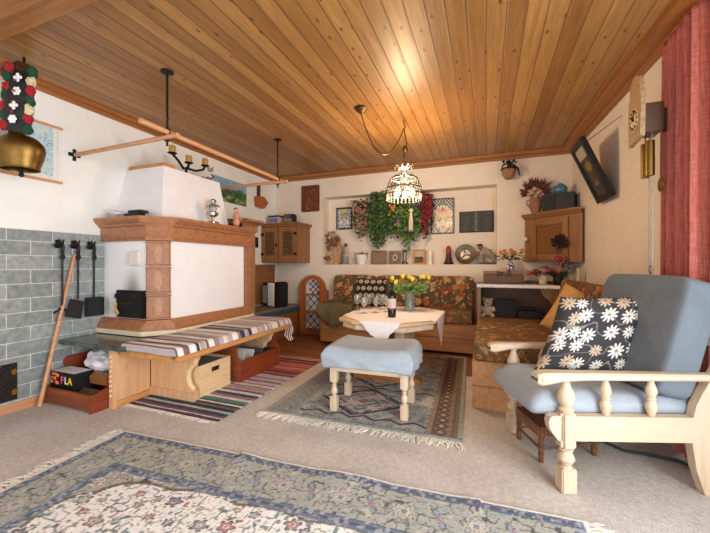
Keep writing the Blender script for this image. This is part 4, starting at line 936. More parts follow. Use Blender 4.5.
# pillow builder (two-sided, pinched corners)
def pillow(name, w_, h_, t_, colf, mat, Mx, n=60, parent=None):
    def pos(U, V):
        s = np.where(U < .5, 1, -1); u = np.where(U < .5, U * 4 - 1, 3 - U * 4); v = V * 2 - 1
        k = np.clip((1 - u ** 4) * (1 - v ** 4), 0, 1) ** .42; q = 1 - .07 * (1 - np.abs(v) ** 2) * np.abs(u) ; q2 = 1 - .07 * (1 - u ** 2) * np.abs(v)
        p = np.stack([u * w_ / 2 * q, -s * t_ / 2 * k, v * h_ / 2 * q2, np.ones_like(u)], 1) @ np.array(Mx).T; return p[:, 0], p[:, 1], p[:, 2]
    def cf(U, V):
        return colf(np.where(U < .5, U * 2, 2 - U * 2), V)
    return grid(name, n * 2, n, pos, cf, mat, parent, Mx.translation if parent is None else (0, 0, 0))
def leafpat(U, V):
    c_ = np.ones((len(U), 1)) * C((40, 34, 32)); gx = U * 5; gy = V * 4; i = np.floor(gy); xx = np.modf(gx + .5 * (i % 2) + 1)[0] - .5; yy = np.modf(gy)[0] - .5
    c_ = put(c_, (np.hypot(xx / .36, yy / .3) < 1) & (np.hypot(xx / .16, yy / .12) > 1), (206, 192, 160)); return put(c_, np.hypot(xx / .1, yy / .08) < 1, (160, 130, 80))
tag(pillow('throw_pillow', .46, .4, .14, leafpat, M['vc_rug'], Matrix.Translation((-1.52, 4.6, .715)) @ Matrix.Rotation(-.2, 4, 'X')), 'dark brown pillow with cream leaf motifs leaning on the back bench sofa', 'pillow')

# ================================================================ CORNER SOFA, RIGHT WING
s2 = thing('daybed_sofa', 'floral tapestry sofa with pine plank base along the right wall behind the armchair', 'sofa', (.45, 3.5, 0))
MB().box(-.085, .96, 2.81, 4.12, .0, .36).build('base', M['bench_wood_y'], s2)
w = MB()
for z0, z1 in ((.0, .17), (.178, .358)): w.bbox(-.1, -.085, 2.8, 4.12, z0, z1, .004); w.bbox(-.1, .96, 2.795, 2.81, z0, z1, .004)
w.build('plank_facing', M['bench_wood_y'], s2)
for y0, y1 in ((2.8, 3.46), (3.465, 4.12)): MB().sq((.32, (y0 + y1) / 2, .43), (.82, y1 - y0, .15), .18, None, 44, 20).build('seat_cushion', M['floral_seat'], s2)
for y0, y1 in ((2.82, 3.47), (3.475, 4.13)):
    X = Matrix.Rotation(.16, 4, 'Y').to_3x3().to_4x4(); MB().sq((.79, (y0 + y1) / 2, .715), (.2, y1 - y0, .47), .25, X, 44, 24).build('back_cushion', M['floral_back'], s2)
MB().box(.9, .955, 2.81, 4.12, .36, .9).build('backrest_board', M['bench_wood_y'], s2)
tag(pillow('throw_pillow', .42, .4, .13, lambda U, V: np.ones((len(U), 1)) * C((206, 156, 92)) * (.95 + .1 * vnoise(U * 70, V * 70, 2))[:, None], M['vc_rug'], Matrix.Translation((.675, 3.14, .695)) @ Matrix.Rotation(-.45, 4, 'Z') @ Matrix.Rotation(-.3, 4, 'X') @ Matrix.Rotation(.42, 4, 'Y')), 'plain ochre pillow on the right sofa peeking out behind the daisy pillow', 'pillow')

# ================================================================ CORNER UNIT
cu = thing('corner_sideboard', 'open wooden corner sideboard with lace-edged top between the two sofas', 'sideboard', (.45, 4.5, 0))
UY = 4.17
w = MB(); w.prism([(-.1, UY), (.66, UY), (.74, UY - .035), (.99, UY - .035), (.99, YB - .01), (-.1, YB - .01)], 'z', .845, .872); w.build('top', M['cab'], cu)
MB().box(-.095, -.055, UY + .01, YB - .02, 0, .845).build('side_panel', M['cab'], cu)
MB().box(-.055, .97, YB - .05, YB - .02, .0, .845).build('back_panel', M['cab_dark'], cu)
MB().box(-.055, .97, UY + .02, YB - .05, .47, .495).build('shelf', M['cab_dark'], cu)
MB().box(-.055, .97, UY + .02, YB - .05, .02, .05).build('bottom', M['cab_dark'], cu)
w = MB(); w.prism([(.54, .845), (.75, .845), (.75, .5), (.7, .5), (.69, .6), (.65, .7), (.58, .76)], 'y', UY + .03, UY + .06); w.build('bracket', M['cab'], cu)
w = MB(); w.box(.12, .97, YB - .2, YB - .02, .873, .9); w.build('step', M['cab'], cu)
lc = thing('lace_runner', 'white scalloped lace edging along the front of the corner sideboard top', 'lace', (.3, UY, .85)); w = MB(); w.box(-.1, .66, UY - .004, UY + .22, .873, .877); w.prism([(.66, UY - .004), (.74, UY - .038), (.74, UY + .05), (.66, UY + .2)], 'z', .873, .877); w.build('runner', M['lace'], lc)
w = MB()
def scallop(A, B, n):
    A, B = Vector(A), Vector(B); d = (B - A) / n; nn = Vector((d.y, -d.x, 0)).normalized() * .004
    for k in range(n):
        p = A + d * k; r_ = [p + d * q / 8 for q in range(9)]; top = [tuple(v_) for v_ in r_]; bot = [(v_.x, v_.y, v_.z - .018 - .014 * math.sin(PI * q / 8)) for q, v_ in enumerate(r_)]
        R = [[top[q], bot[q], tuple(Vector(bot[q]) + nn), tuple(Vector(top[q]) + nn)] for q in range(9)]; w.loft(R)
scallop((-.1, UY - .005, .875), (.66, UY - .005, .875), 26); scallop((.66, UY - .005, .875), (.74, UY - .04, .875), 3); w.build('edging', M['lace'], lc)
# contents
def teddy(c, s, mat):
    t = thing('plush_bear', 'cream plush bear sitting at the left inside the corner sideboard', 'plush toy', c); w = MB(); x, y, z = c
    w.ball((x, y, z + .45 * s), .42 * s, 14, (1, .8, 1.05)); w.ball((x, y - .05 * s, z + 1.02 * s), .34 * s, 14); w.ball((x, y - .34 * s, z + .96 * s), .15 * s, 10)
    for q in (-1, 1): w.ball((x + q * .27 * s, y, z + 1.28 * s), .12 * s, 8); w.tube([(x + q * .36 * s, y - .1 * s, z + .68 * s), (x + q * .46 * s, y - .3 * s, z + .42 * s)], [.13 * s, .11 * s]); w.tube([(x + q * .22 * s, y - .2 * s, z + .14 * s), (x + q * .34 * s, y - .55 * s, z + .14 * s)], [.17 * s, .15 * s])
    w.build('body', mat, t); w = MB()
    for q in (-1, 1): w.ball((x + q * .12 * s, y - .36 * s, z + 1.1 * s), .035 * s, 6)
    w.ball((x, y - .48 * s, z + .99 * s), .045 * s, 6); w.build('face', M['black'], t)
teddy((.02, 4.36, .497), .155, plain('plush_cream', (202, 178, 152), .95, .1, 60, .5))
for nm, lb, a, m in (('camera_case', 'black square case in the corner sideboard beside the plush bear', (.1, .33, 4.32, 4.45, .497, .7), M['black_matte']), ('leather_bag', 'low dark leather bag at the middle inside the corner sideboard', (.34, .58, 4.28, 4.42, .497, .58), M['black']), ('book_stack', 'dark reddish flat book lying right of the leather bag in the corner sideboard', (.6, .86, 4.3, 4.5, .497, .54), M['red_wood'])):
    w = MB(); w.bbox(*a, .015)
    if nm == 'leather_bag': w.tube([(.38, 4.35, .575), (.42, 4.35, .62), (.5, 4.35, .62), (.54, 4.35, .575)], .008)
    if nm == 'camera_case': w.bbox(.15, .28, 4.31, 4.33, .56, .64, .006)
    tag(w.build(nm, m), lb, nm.split('_')[1])
ch = thing('wooden_chest', 'small brown wooden chest with gilt bow motif on the corner sideboard', 'chest', (.2, 4.6, .878)); MB().bbox(-.03, .42, 4.5, 4.72, .878, .985, .005).build('body', wood('chest_wood', (84, 54, 32), (112, 76, 46), 'x', .5), ch); w = MB(); w.bbox(-.035, .425, 4.495, 4.725, .988, 1.025, .008); w.build('lid', M['cab_dark'], ch)
w = MB(); w.tube([(.2, 4.492, 1.0), (.12, 4.49, 1.02), (.13, 4.49, .97), (.2, 4.492, .99), (.27, 4.49, 1.02), (.28, 4.49, .97), (.2, 4.492, .99)], .009); w.box(.19, .215, 4.49, 4.5, .88, 1.0); w.build('bow', M['oldbrass'], ch)
def bouquet(t, c, n, h, spread, petals, leafm, seed, size=.03, nl=40, kind='rose'):
    r = random.Random(seed); s_ = MB(); L = MB(); P = MB(); c = Vector(c)
    for k in range(n):
        a = 2 * PI * k / n + r.uniform(-.3, .3); q = spread * math.sqrt((k + .5) / n) ; e = c + Vector((q * math.cos(a), q * math.sin(a) * .7, h * r.uniform(.78, 1.05)))
        s_.tube([tuple(c), tuple(c.lerp(e, .5) + Vector((0, 0, .02))), tuple(e)], .003, 5)
        if kind == 'rose':
            for j in range(9):
                an = j * 2.4; tl = .35 + .1 * j; d = Vector((math.cos(an) * tl * .5, math.sin(an) * tl * .5, 1)); P.leaf(e - Vector((0, 0, size * .5)), size * 1.35, size * 1.2, d, Vector((math.cos(an), math.sin(an), .2)))
            P.ball(e, size * .5, 8)
        else:
            for j in range(9):
                an = j * 2 * PI / 9; P.leaf(e, size * 1.3, size * .6, Vector((math.cos(an), math.sin(an) - .5, .35 * math.sin(j * 3) + .3)), Vector((0, -.6, 1)))
    for k in range(nl):
        a = r.uniform(0, 2 * PI); q = r.uniform(.1, 1) * spread; p = c + Vector((q * math.cos(a) * .9, q * math.sin(a) * .7, h * r.uniform(.25, .85))); L.leaf(p, size * r.uniform(1, 1.9), size * r.uniform(.7, 1.1), Vector((math.cos(a), math.sin(a), r.uniform(-.5, .6))), Vector((r.uniform(-.4, .4), -.5, 1)))
    s_.build('stem', M['leaf'], t); L.build('leaves', leafm, t, smooth=False); P.build('blossom', petals, t, smooth=False)
t = thing('flower_vase', 'blue and white vase of orange flowers standing on the wooden chest', 'vase', (.28, 4.62, 1.027)); c = (.28, 4.62, 1.027)
def bw():
    q = NT('blue_white_glaze'); f = q.noise(q.coord(), 42, 2); return q.done(q.ramp(f, [(0, (40, 46, 84)), (.5, (206, 208, 214))], True), .2)
MB().lathe([(0, 0), (.035, 0), (.05, .02), (.052, .05), (.035, .085), (.022, .11), (.03, .13), (.026, .13), (.018, .11), (0, .1)], c, 20).build('vase', bw(), t); bouquet(t, (c[0], c[1], c[2] + .11), 9, .13, .15, M['orange'], M['leaf_dark'], 4, .04, 34)
t = thing('poinsettia', 'red leaved poinsettia in a small pale pot on the corner sideboard', 'potted plant', (.62, 4.5, .878)); c = (.62, 4.5, .878)
MB().lathe([(0, 0), (.04, 0), (.05, .09), (.054, .1), (.046, .1), (0, .09)], c, 16).build('pot', M['cream'], t); L = MB(); P = MB(); r = random.Random(5)
for k in range(70):
    a = r.uniform(0, 2 * PI); q = r.uniform(0, .13); (P if k % 5 < 3 else L).leaf((c[0] + q * math.cos(a), c[1] + q * math.sin(a), c[2] + .11 + .1 * (1 - q / .13) * (1 if k % 5 < 3 else .4)), .075, .042, Vector((math.cos(a), math.sin(a) - .3, r.uniform(-.3, .4))), Vector((0, -.4, 1)))
P.build('bract', plain('bract_red', (158, 62, 44), .6, .25, 40), t, smooth=False); L.build('leaves', M['leaf_dark'], t, smooth=False)
t = thing('dark_pot_plant', 'small dark pot with blackish foliage right of the poinsettia', 'potted plant', (.77, 4.48, .878)); c = (.77, 4.48, .878)
MB().lathe([(0, 0), (.04, 0), (.055, .05), (.05, .09), (.04, .09), (0, .08)], c, 16).build('pot', M['black'], t); L = MB()
for k in range(40): a = r.uniform(0, 2 * PI); L.leaf((c[0] + .03 * math.cos(a), c[1] + .03 * math.sin(a), c[2] + .09), .09, .03, Vector((math.cos(a), math.sin(a), r.uniform(.2, 1.4))), Vector((0, -1, .2)))
L.build('leaves', M['leaf_dark'], t, smooth=False)
for k, (x, y, h, rr, lb) in enumerate(((.79, 4.7, .17, .035, 'short clear glass nearest the poinsettia on the corner sideboard'), (.87, 4.62, .2, .04, 'wide clear glass vase with mauve sprig in the corner of the sideboard'), (.945, 4.38, .19, .025, 'slim pale bottle at the right end of the corner sideboard'))):
    t = thing('glass_vase', lb, 'vase', (x, y, .9 if y > 4.75 else .874)); z = .874
    MB().lathe([(0, 0), (rr, 0), (rr * 1.05, h * .3), (rr * .6, h * .7), (rr * .8, h), (rr * .75, h), (rr * .5, h * .7), (rr * .9, h * .3), (0, .01)], (x, y, z), 16).build('body', M['glass'] if k < 2 else plain('milky_glass', (206, 192, 172), .2, .05), t)
    if k == 1:
        L = MB()
        for q in range(24): a = r.uniform(0, 6.28); L.leaf((x + .05 * math.cos(a) * r.random(), y, z + h + r.uniform(-.02, .06)), .04, .025, Vector((math.cos(a), -.3, r.uniform(-.2, 1))), Vector((0, -1, .3)))
        L.build('sprig', M['purple'], t, smooth=False)
    if k == 0: MB().lathe([(0, .01), (rr * .85, .02), (rr * .85, .08), (0, .08)], (x, y, z), 12).build('candle', M['redcloth'], t)
t = thing('dried_bouquet', 'tall pale candlestick topped by a dark dried bouquet before the right cabinet', 'dried flowers', (.8, 4.56, .874)); c = (.8, 4.56, .874)
MB().lathe([(0, 0), (.045, 0), (.045, .015), (.02, .03), (.016, .1), (.028, .13), (.02, .2), (.03, .26), (.03, .29), (0, .29)], c, 16).build('holder', M['pinkpetal'], t); w = MB(); w.ball((c[0] - .02, c[1] - .03, c[2] + .29), .06, 12); w.build('ribbon_ball', M['redpetal'], t)
L = MB(); w = MB()
for k in range(12): w.tube([(c[0] - .02, c[1] - .02, c[2] + .3), (c[0] - .02 + r.uniform(-.03, .03), c[1] - .02, c[2] + .46)], .003, 4)
for k in range(110):
    d = Vector((r.gauss(0, 1), r.gauss(0, .7), r.gauss(0, .9))).normalized(); L.leaf(Vector((c[0] - .01, c[1] - .03, c[2] + .5)) + d * .05 * r.random(), .06, .035, d, Vector((0, -1, .2)))
w.build('stem', M['dark_wood'], t); L.build('flowers', plain('blackened_petals', (54, 40, 42), .8, .4, 40), t, smooth=False); w = MB()
for k in range(10): a = k * .63; w.ball((c[0] - .02 + .05 * math.cos(a), c[1] - .07, c[2] + .29 + .05 * math.sin(a)), .013, 6)
w.build('pearl', M['pinkpetal'], t)

# ================================================================ RIGHT CORNER CABINET
rcb = thing('corner_cabinet', 'single-door diagonal corner cabinet with lattice panel and white knob on the right', 'cabinet', (.8, 4.75, 1.13))
A = Vector((.47, 4.93, 0)); B = Vector((.995, 4.43, 0)); T = (B - A).normalized(); N = Vector((-.69, -.724, 0)).normalized(); LN = (B - A).length
DX = Matrix.Translation(A) @ Matrix.Rotation(math.atan2(T.y, T.x), 4, 'Z')     # local x along the door, local -y towards the room
MB().prism([(A.x, A.y), (B.x, B.y), (1.0, 4.93)], 'z', 1.135, 1.69).build('body', M['cab'], rcb)
w = MB(); R = []
for o, z in ((0, 1.68), (.015, 1.69), (.02, 1.705), (.04, 1.725), (.04, 1.745), (0, 1.746)):
    a = A + N * o - T * o * .6; b = B + N * o ; R.append([(a.x, a.y, z), (b.x, b.y, z), (1.0, 4.93, z)])
w.loft(R); w.build('cornice', M['cab'], rcb)
w = MB(); w.x = DX; x0, x1, z0, z1, f = .1, .575, 1.16, 1.66, .075
w.bbox(x0, x0 + f, -.022, 0, z0, z1, .004); w.bbox(x1 - f, x1, -.022, 0, z0, z1, .004); w.bbox(x0 + f, x1 - f, -.022, 0, z0, z0 + f, .004); w.bbox(x0 + f, x1 - f, -.022, 0, z1 - f, z1, .004); d = w.build('door', M['cab'], rcb)
w = MB(); w.x = DX; w.box(x0 + f, x1 - f, -.006, -.001, z0 + f, z1 - f); w.build('door_backing', wood('lattice_back', (92, 56, 28), (112, 72, 38), 'z'), d)
w = MB(); w.x = DX; lattice(w, x0 + f + .01, x1 - f - .01, z0 + f + .01, z1 - f - .01, -.012, 7, .006); w.build('lattice', M['pine_orange'], d)
w = MB(); w.x = DX; w.tube([(.045, -.002, 1.43), (.045, -.03, 1.43)], .012); w.ball((.045, -.04, 1.43), .026, 12); w.build('knob', M['white'], rcb)
t = thing('dried_flower_vase', 'two-handled clay vase of dark and cream dried flowers on the right corner cabinet', 'vase', (.585, 4.84, 1.748)); c = (.585, 4.84, 1.748)
w = MB(); w.lathe([(0, 0), (.045, 0), (.05, .02), (.075, .08), (.08, .12), (.06, .16), (.05, .18), (.06, .195), (.05, .195), (.04, .17), (0, .15)], c, 20)
for s in (-1, 1): w.tube([(c[0] + s * .05, c[1], c[2] + .17), (c[0] + s * .1, c[1], c[2] + .17), (c[0] + s * .1, c[1], c[2] + .12), (c[0] + s * .072, c[1], c[2] + .08)], .009)
w.build('vase', M['clay'], t); P = MB(); Q = MB(); L = MB()
for k in range(36): a = r.uniform(0, 6.28); q = r.uniform(0, .1); P.ball((c[0] + q * math.cos(a), c[1] + q * .7 * math.sin(a) - .02, c[2] + .21 + r.uniform(0, .09)), r.uniform(.014, .026), 7)
for k in range(90):
    a = r.gauss(PI / 2, .75); Q.leaf((c[0] + r.uniform(-.06, .06), c[1], c[2] + .26 + r.uniform(0, .04)), r.uniform(.08, .2), .025, Vector((math.cos(a), r.uniform(-.4, .4), math.sin(a))), Vector((0, -1, .2)))
for k in range(40):
    s = r.choice((-1, 1)); Q.leaf((c[0] + s * r.uniform(.06, .12), c[1], c[2] + .24 + r.uniform(0, .08)), .08, .03, Vector((s, -.2, r.uniform(-.4, .5))), Vector((0, -1, .4)))
P.build('cream_blossom', plain('dusty_petals', (196, 166, 140), .9, .15, 30), t); Q.build('feather_foliage', M['dried_red'], t, smooth=False)
t = thing('speaker_box', 'black loudspeaker box on the right corner cabinet', 'speaker', (.82, 4.72, 1.748), math.atan2(T.y, T.x) + .42); MB().bbox(-.17, .17, -.1, .1, 0, .2, .006).build('case', M['black'], t, local=True)
MB().bbox(-.16, -.02, -.106, -.098, .015, .185, .006).build('grille', M['black_matte'], t, local=True)
t = thing('blue_jar', 'round blue glazed jar with lid standing on the black loudspeaker', 'jar', (.83, 4.72, 1.95)); c = (.83, 4.72, 1.95)
MB().lathe([(0, 0), (.05, 0), (.075, .03), (.078, .07), (.06, .1), (.05, .105), (0, .105)], c, 18).build('body', M['bluejar'], t); MB().lathe([(.045, .105), (.04, .115), (.015, .12), (.012, .135), (0, .14)], c, 14).build('lid', M['bluejar'], t)
t = MB(); t.lathe([(0, 0), (.025, 0), (.026, .04), (.022, .048), (0, .045)], (.655, 4.72, 1.748), 14); tag(t.build('votive_candle', M['wax_white']), 'tiny white votive candle between clay vase and black loudspeaker', 'candle')

# ================================================================ RIGHT WALL
t = thing('tilted_picture', 'long narrow dark-framed picture tilting off the right wall near the ceiling', 'picture', (1.0, 3.7, 1.72))
# local frame: u along the wall (+Y), v up the leaning picture
def tp(u, v, d): # d = thickness towards room
    lean = math.atan2(.225, .53); return (1.035 - .0 - math.sin(lean) * v - math.cos(lean) * d, 3.52 + u, 1.70 + math.cos(lean) * v - math.sin(lean) * d)
def tbox(w, u0, u1, v0, v1, d0, d1): w.loft([[tp(u0, v0, d), tp(u1, v0, d), tp(u1, v1, d), tp(u0, v1, d)] for d in (d0, d1)])
w = MB(); b = .05; Wp, Hp = .39, .585
tbox(w, 0, b, 0, Hp, 0, .04); tbox(w, Wp - b, Wp, 0, Hp, 0, .04); tbox(w, b, Wp - b, 0, b, 0, .04); tbox(w, b, Wp - b, Hp - b, Hp, 0, .04); w.build('frame', M['black'], t)
def dkpic(U, V):
    n = vnoise(U * 6, V * 12, 61); c_ = np.ones((len(U), 1)) * C((60, 54, 40)) * (.7 + .6 * n)[:, None]; c_ = put(c_, V > .78, (166, 156, 140)); c_ = put(c_, (np.hypot((U - .5) / .3, (V - .6) / .1) < 1), (124, 104, 52)); return put(c_, (np.hypot((U - .5) / .18, (V - .25) / .05) < 1), (116, 96, 60))
def tpos(U, V):
    L_ = math.atan2(.225, .53); v = b + V * (Hp - 2 * b); return 1.035 - math.sin(L_) * v - math.cos(L_) * .02, 3.52 + b + U * (Wp - 2 * b), 1.70 + math.cos(L_) * v - math.sin(L_) * .02
grid('canvas', 40, 60, tpos, dkpic, M['vc'], t, solid=.004)
MB().tube([tp(.19, .55, 0), (rx(3.7) - .004, 3.45, 2.34)], .003, 5).build('hanging_wire', M['oldbrass'], t)
ck = thing('wall_clock', 'antique painted wall clock with brass weights and pendulum on the right wall', 'clock', (.95, 2.6, 1.5))
CX = .875; y0, y1 = 2.53, 2.7
def ap(U): return U
op = [(y0 + .0, 1.875), (y1 + .01, 1.855), (y1 + .012, 2.12), (y1 - .01, 2.16)] + [(2.615 + .075 * math.cos(a), 2.185 + .085 * math.sin(a)) for a in [PI * k / 10 for k in range(11)]] + [(y0, 2.16), (y0 - .012, 2.12)]
MB().prism(op, 'x', CX - .012, CX + .012).build('dial_plate', plain('painted_plate', (176, 146, 104), .5, .16, 60), ck)
w = MB(); w.lathe([(0, .0), (.068, .0), (.07, .004), (0, .004)], (0, 0, 0), 28); 
for v_ in w.b.verts: v_.co = Vector((CX - .013 - v_.co.z, 2.615 + v_.co.x, 2.0 + v_.co.y))
dl = w.build('dial', plain('ivory_dial', (222, 200, 158), .5, .06), ck)
w = MB()
for k in range(12):
    a = k * PI / 6; w.tube([(CX - .019, 2.615 + .045 * math.sin(a), 2.0 + .045 * math.cos(a)), (CX - .019, 2.615 + .063 * math.sin(a), 2.0 + .063 * math.cos(a))], .0035, 4)
w.build('hour_mark', M['black'], dl)
w = MB(); w.tube([(CX - .021, 2.615, 2.0), (CX - .021, 2.64, 2.03)], .004, 5); w.tube([(CX - .021, 2.615, 2.0), (CX - .021, 2.6, 2.055)], .003, 5); w.ball((CX - .021, 2.615, 2.0), .008, 6); w.build('hands', M['black'], dl)
MB().bbox(CX + .012, .985, 2.55, 2.68, 1.9, 2.075, .004).build('case', M['dark_wood'], ck)
MB().box(.985, rx(2.7) - .001, 2.6, 2.68, 1.93, 2.05).build('wall_board', M['dark_wood'], ck)
for y, z0 in ((2.57, 1.64), (2.635, 1.64)): MB().lathe([(0, 0), (.022, 0), (.023, .01), (.023, .2), (.022, .21), (0, .21)], (CX + .05, y, z0), 16).build('weight', M['brass'], ck)
w = MB()
for y in (2.57, 2.635): w.tube([(CX + .05, y, 1.85), (CX + .05, y, 1.905)], .003, 5)
for y in (2.585, 2.62): w.tube([(CX + .065, y, 1.9), (CX + .065, y, 1.02 + (y - 2.585))], .0035, 5)
w.ball((CX + .065, 2.6, 1.07), .012, 6, (1, 1, 2.4)); w.build('chain', M['pewter'], ck)
w = MB(); w.tube([(CX + .1, 2.56, 1.9), (CX + .1, 2.565, 1.6)], .004, 6); w.build('pendulum_rod', M['oldbrass'], ck); w = MB(); w.lathe([(0, -.006), (.035, -.003), (.035, .003), (0, .006)], (0, 0, 0), 20)
for v_ in w.b.verts: v_.co = Vector((CX + .1 + v_.co.z, 2.565 + v_.co.x, 1.58 + v_.co.y * 1.2))
w.build('pendulum_bob', M['brass'], ck)
ct = thing('curtain', 'full-length dusty red linen curtain in deep folds at the right window', 'curtain', (1.06, 2.5, 0))
def cpos(U, V):
    fold = np.sin(U * 2 * PI * 5.5 + .6 * np.sin(U * 9)) * (.032 + .012 * (1 - V)) + .012 * np.sin(U * 2 * PI * 15 + 2 * V) ; y = 2.745 - U * .47 + .012 * np.sin(V * 5 + U * 20) * (1 - V); return 1.065 + fold + .03 * (1 - V) * 0, y, .03 + V * 2.455
grid('cloth', 220, 60, cpos, lambda U, V: np.ones((len(U), 3)) * 128, M['curtain'], ct, solid=.004)
w = MB(); w.tube([(1.07, 2.82, 2.5), (1.07, -.1, 2.5)], .012); w.build('curtain_rail', M['white'], ct)
# ================================================================ TABLE AND TABLEWARE
TZ = .6; OCT = [(-1.31, 3.0), (-1.12, 2.86), (-.64, 2.86), (-.42, 3.16), (-.42, 3.86), (-.64, 4.02), (-1.12, 4.02), (-1.36, 3.8)]
def inset(P, k):
    cx = sum(p[0] for p in P) / len(P); cy = sum(p[1] for p in P) / len(P); return [(cx + (x - cx) * k, cy + (y - cy) * k) for x, y in P]
tb = thing('octagonal_table', 'pale wooden octagonal table on a pedestal standing on the patterned rug', 'table', (-.87, 3.45, 0))
w = MB(); w.loft([[(x, y, z) for x, y in inset(OCT, k)] for k, z in ((.985, TZ - .035), (1, TZ - .028), (1, TZ - .008), (.985, TZ))]); w.build('tabletop', wood('table_oak', (196, 160, 118), (220, 188, 148), 'y', .45, knots=False), tb)
w = MB(); w.loft([[(x, y, z) for x, y in inset(OCT, .93)] for z in (TZ - .085, TZ - .036)]); w.build('apron', M['ash'], tb)
for x in (-1.02, -.82): MB().bbox(x, x + .09, 3.2, 3.75, .09, TZ - .085, .01).build('column', M['ash_z'], tb)
w = MB(); w.prism([(-1.2, .0), (-.55, .0), (-.55, .05), (-.7, .09), (-1.05, .09), (-1.2, .05)], 'y', 3.1, 3.2); w.prism([(-1.2, .0), (-.55, .0), (-.55, .05), (-.7, .09), (-1.05, .09), (-1.2, .05)], 'y', 3.75, 3.85); w.box(-1.02, -.73, 3.2, 3.75, .02, .09); w.build('foot', M['pine_orange'], tb)
def inside(P, x, y):
    ins = np.ones_like(x, dtype=bool)
    for (ax, ay), (bx, by) in zip(P, P[1:] + P[:1]): ins &= ((bx - ax) * (y - ay) - (by - ay) * (x - ax)) >= 0
    return ins
def nearest(P, x, y):
    best = np.full_like(x, 9e9); nx = x.copy(); ny = y.copy()
    for (ax, ay), (bx, by) in zip(P, P[1:] + P[:1]):
        dx, dy = bx - ax, by - ay; t = np.clip(((x - ax) * dx + (y - ay) * dy) / (dx * dx + dy * dy), 0, 1); px_, py_ = ax + t * dx, ay + t * dy; d = np.hypot(x - px_, y - py_); m = d < best
        best = np.where(m, d, best); nx = np.where(m, px_, nx); ny = np.where(m, py_, ny)
    return best, nx, ny
OUT = inset(OCT, 1.012)
Q = [np.array(q) for q in ((-.85, 2.66), (-.1, 3.5), (-.9, 4.2), (-1.5, 3.3))]
def clpos(U, V):
    a = (1 - U) * (1 - V); b = U * (1 - V); c = U * V; d = (1 - U) * V
    x = a * Q[0][0] + b * Q[1][0] + c * Q[2][0] + d * Q[3][0]; y = a * Q[0][1] + b * Q[1][1] + c * Q[2][1] + d * Q[3][1]
    ins = inside(OUT, x, y); dist, nx, ny = nearest(OUT, x, y); e = np.minimum(np.minimum(U, 1 - U), np.minimum(V, 1 - V)); sc = .004 * np.sin((U + V) * 120) * (e < .02)
    return np.where(ins, x, nx + .006 * np.sin(nx * 60)), np.where(ins, y, ny - .004), np.where(ins, TZ + .004, TZ - dist * 1.05 + sc)
o = grid('tablecloth', 90, 90, clpos, lambda U, V: np.ones((len(U), 1)) * C((236, 226, 228)) * (.97 + .05 * vnoise(U * 50, V * 50, 3))[:, None], M['vc'], None, (-.87, 3.45, TZ)); tag(o, 'white square tablecloth with pointed corners hanging off the octagonal table', 'tablecloth')
Z0 = TZ + .006
def wineglass(c):
    t = thing('wine_glass', '', 'wine glass', c, 0, 'wine glasses on the table')
    MB().lathe([(0, 0), (.034, 0), (.034, .002), (.006, .006), (.004, .02), (.004, .06), (.008, .068), (.03, .085), (.038, .11), (.036, .14), (.031, .165), (.029, .165), (.034, .14), (.036, .11), (.028, .087), (.004, .073), (0, .072)], c, 24).build('bowl', M['glass'], t); return t
GL_ = [(-1.31, 3.5, 'wine glass at the far left corner of the cluster on the tablecloth'), (-1.17, 3.33, 'wine glass at the front left of the cluster on the tablecloth'), (-1.24, 3.7, 'wine glass in the back row of the cluster, second from the left'), (-1.07, 3.42, 'wine glass in the front row of the cluster, second from the left'), (-1.08, 3.7, 'wine glass in the back row of the cluster, nearest the flowers'), (-.98, 3.5, 'wine glass standing closest to the wine bottle')]
g0 = None
for x, y, lb in GL_:
    if g0 is None: g0 = wineglass((x, y, Z0)); g0['label'] = lb
    else: dup(g0, (x, y, Z0), None, lb)
t = thing('wine_bottle', 'dark red-wine bottle with pale label standing on the white tablecloth', 'bottle', (-.84, 3.19, Z0)); c = (-.84, 3.19, Z0)
MB().lathe([(0, .006), (.03, 0), (.04, .006), (.041, .19), (.036, .215), (.018, .245), (.0155, .26), (.0155, .285)], c, 24).build('body', M['bottle'], t); MB().lathe([(.0162, .262), (.0165, .31), (.018, .312), (.018, .325), (.0165, .33), (0, .33)], c, 20).build('capsule', M['black_matte'], t)
w = MB(); 
seg = [PI * (1.0 + k / 14) for k in range(15)]; w.loft([[(c[0] + .0418 * math.cos(a), c[1] + .0418 * math.sin(a), c[2] + z) for a in seg] for z in (.085, .175)], caps=False, closed=False); w.build('label', plain('bottle_label', (206, 192, 178), .7, .05), t)
w = MB(); w.loft([[(c[0] + .0421 * math.cos(a), c[1] + .0421 * math.sin(a), c[2] + z) for a in seg[5:12]] for z in (.07, .083)], caps=False, closed=False); w.build('label_band', M['redcloth'], t)
t = thing('rose_vase', 'clear glass vase of yellow roses with green leaves on the table', 'vase', (-.77, 3.68, Z0)); c = (-.77, 3.68, Z0)
MB().lathe([(0, 0), (.06, 0), (.062, .01), (.05, .06), (.05, .17), (.062, .22), (.058, .22), (.046, .17), (.046, .06), (.05, .015), (0, .012)], c, 24).build('vase', M['glass_green'], t)
w = MB()
for k in range(9): a = k * .7; w.tube([(c[0] + .03 * math.cos(a), c[1] + .03 * math.sin(a), c[2] + .016), (c[0] - .025 * math.cos(a), c[1] - .025 * math.sin(a), c[2] + .21)], .003, 5)
w.build('stem', M['leaf_light'], t)
r = random.Random(9); L = MB(); S = MB(); P = MB()
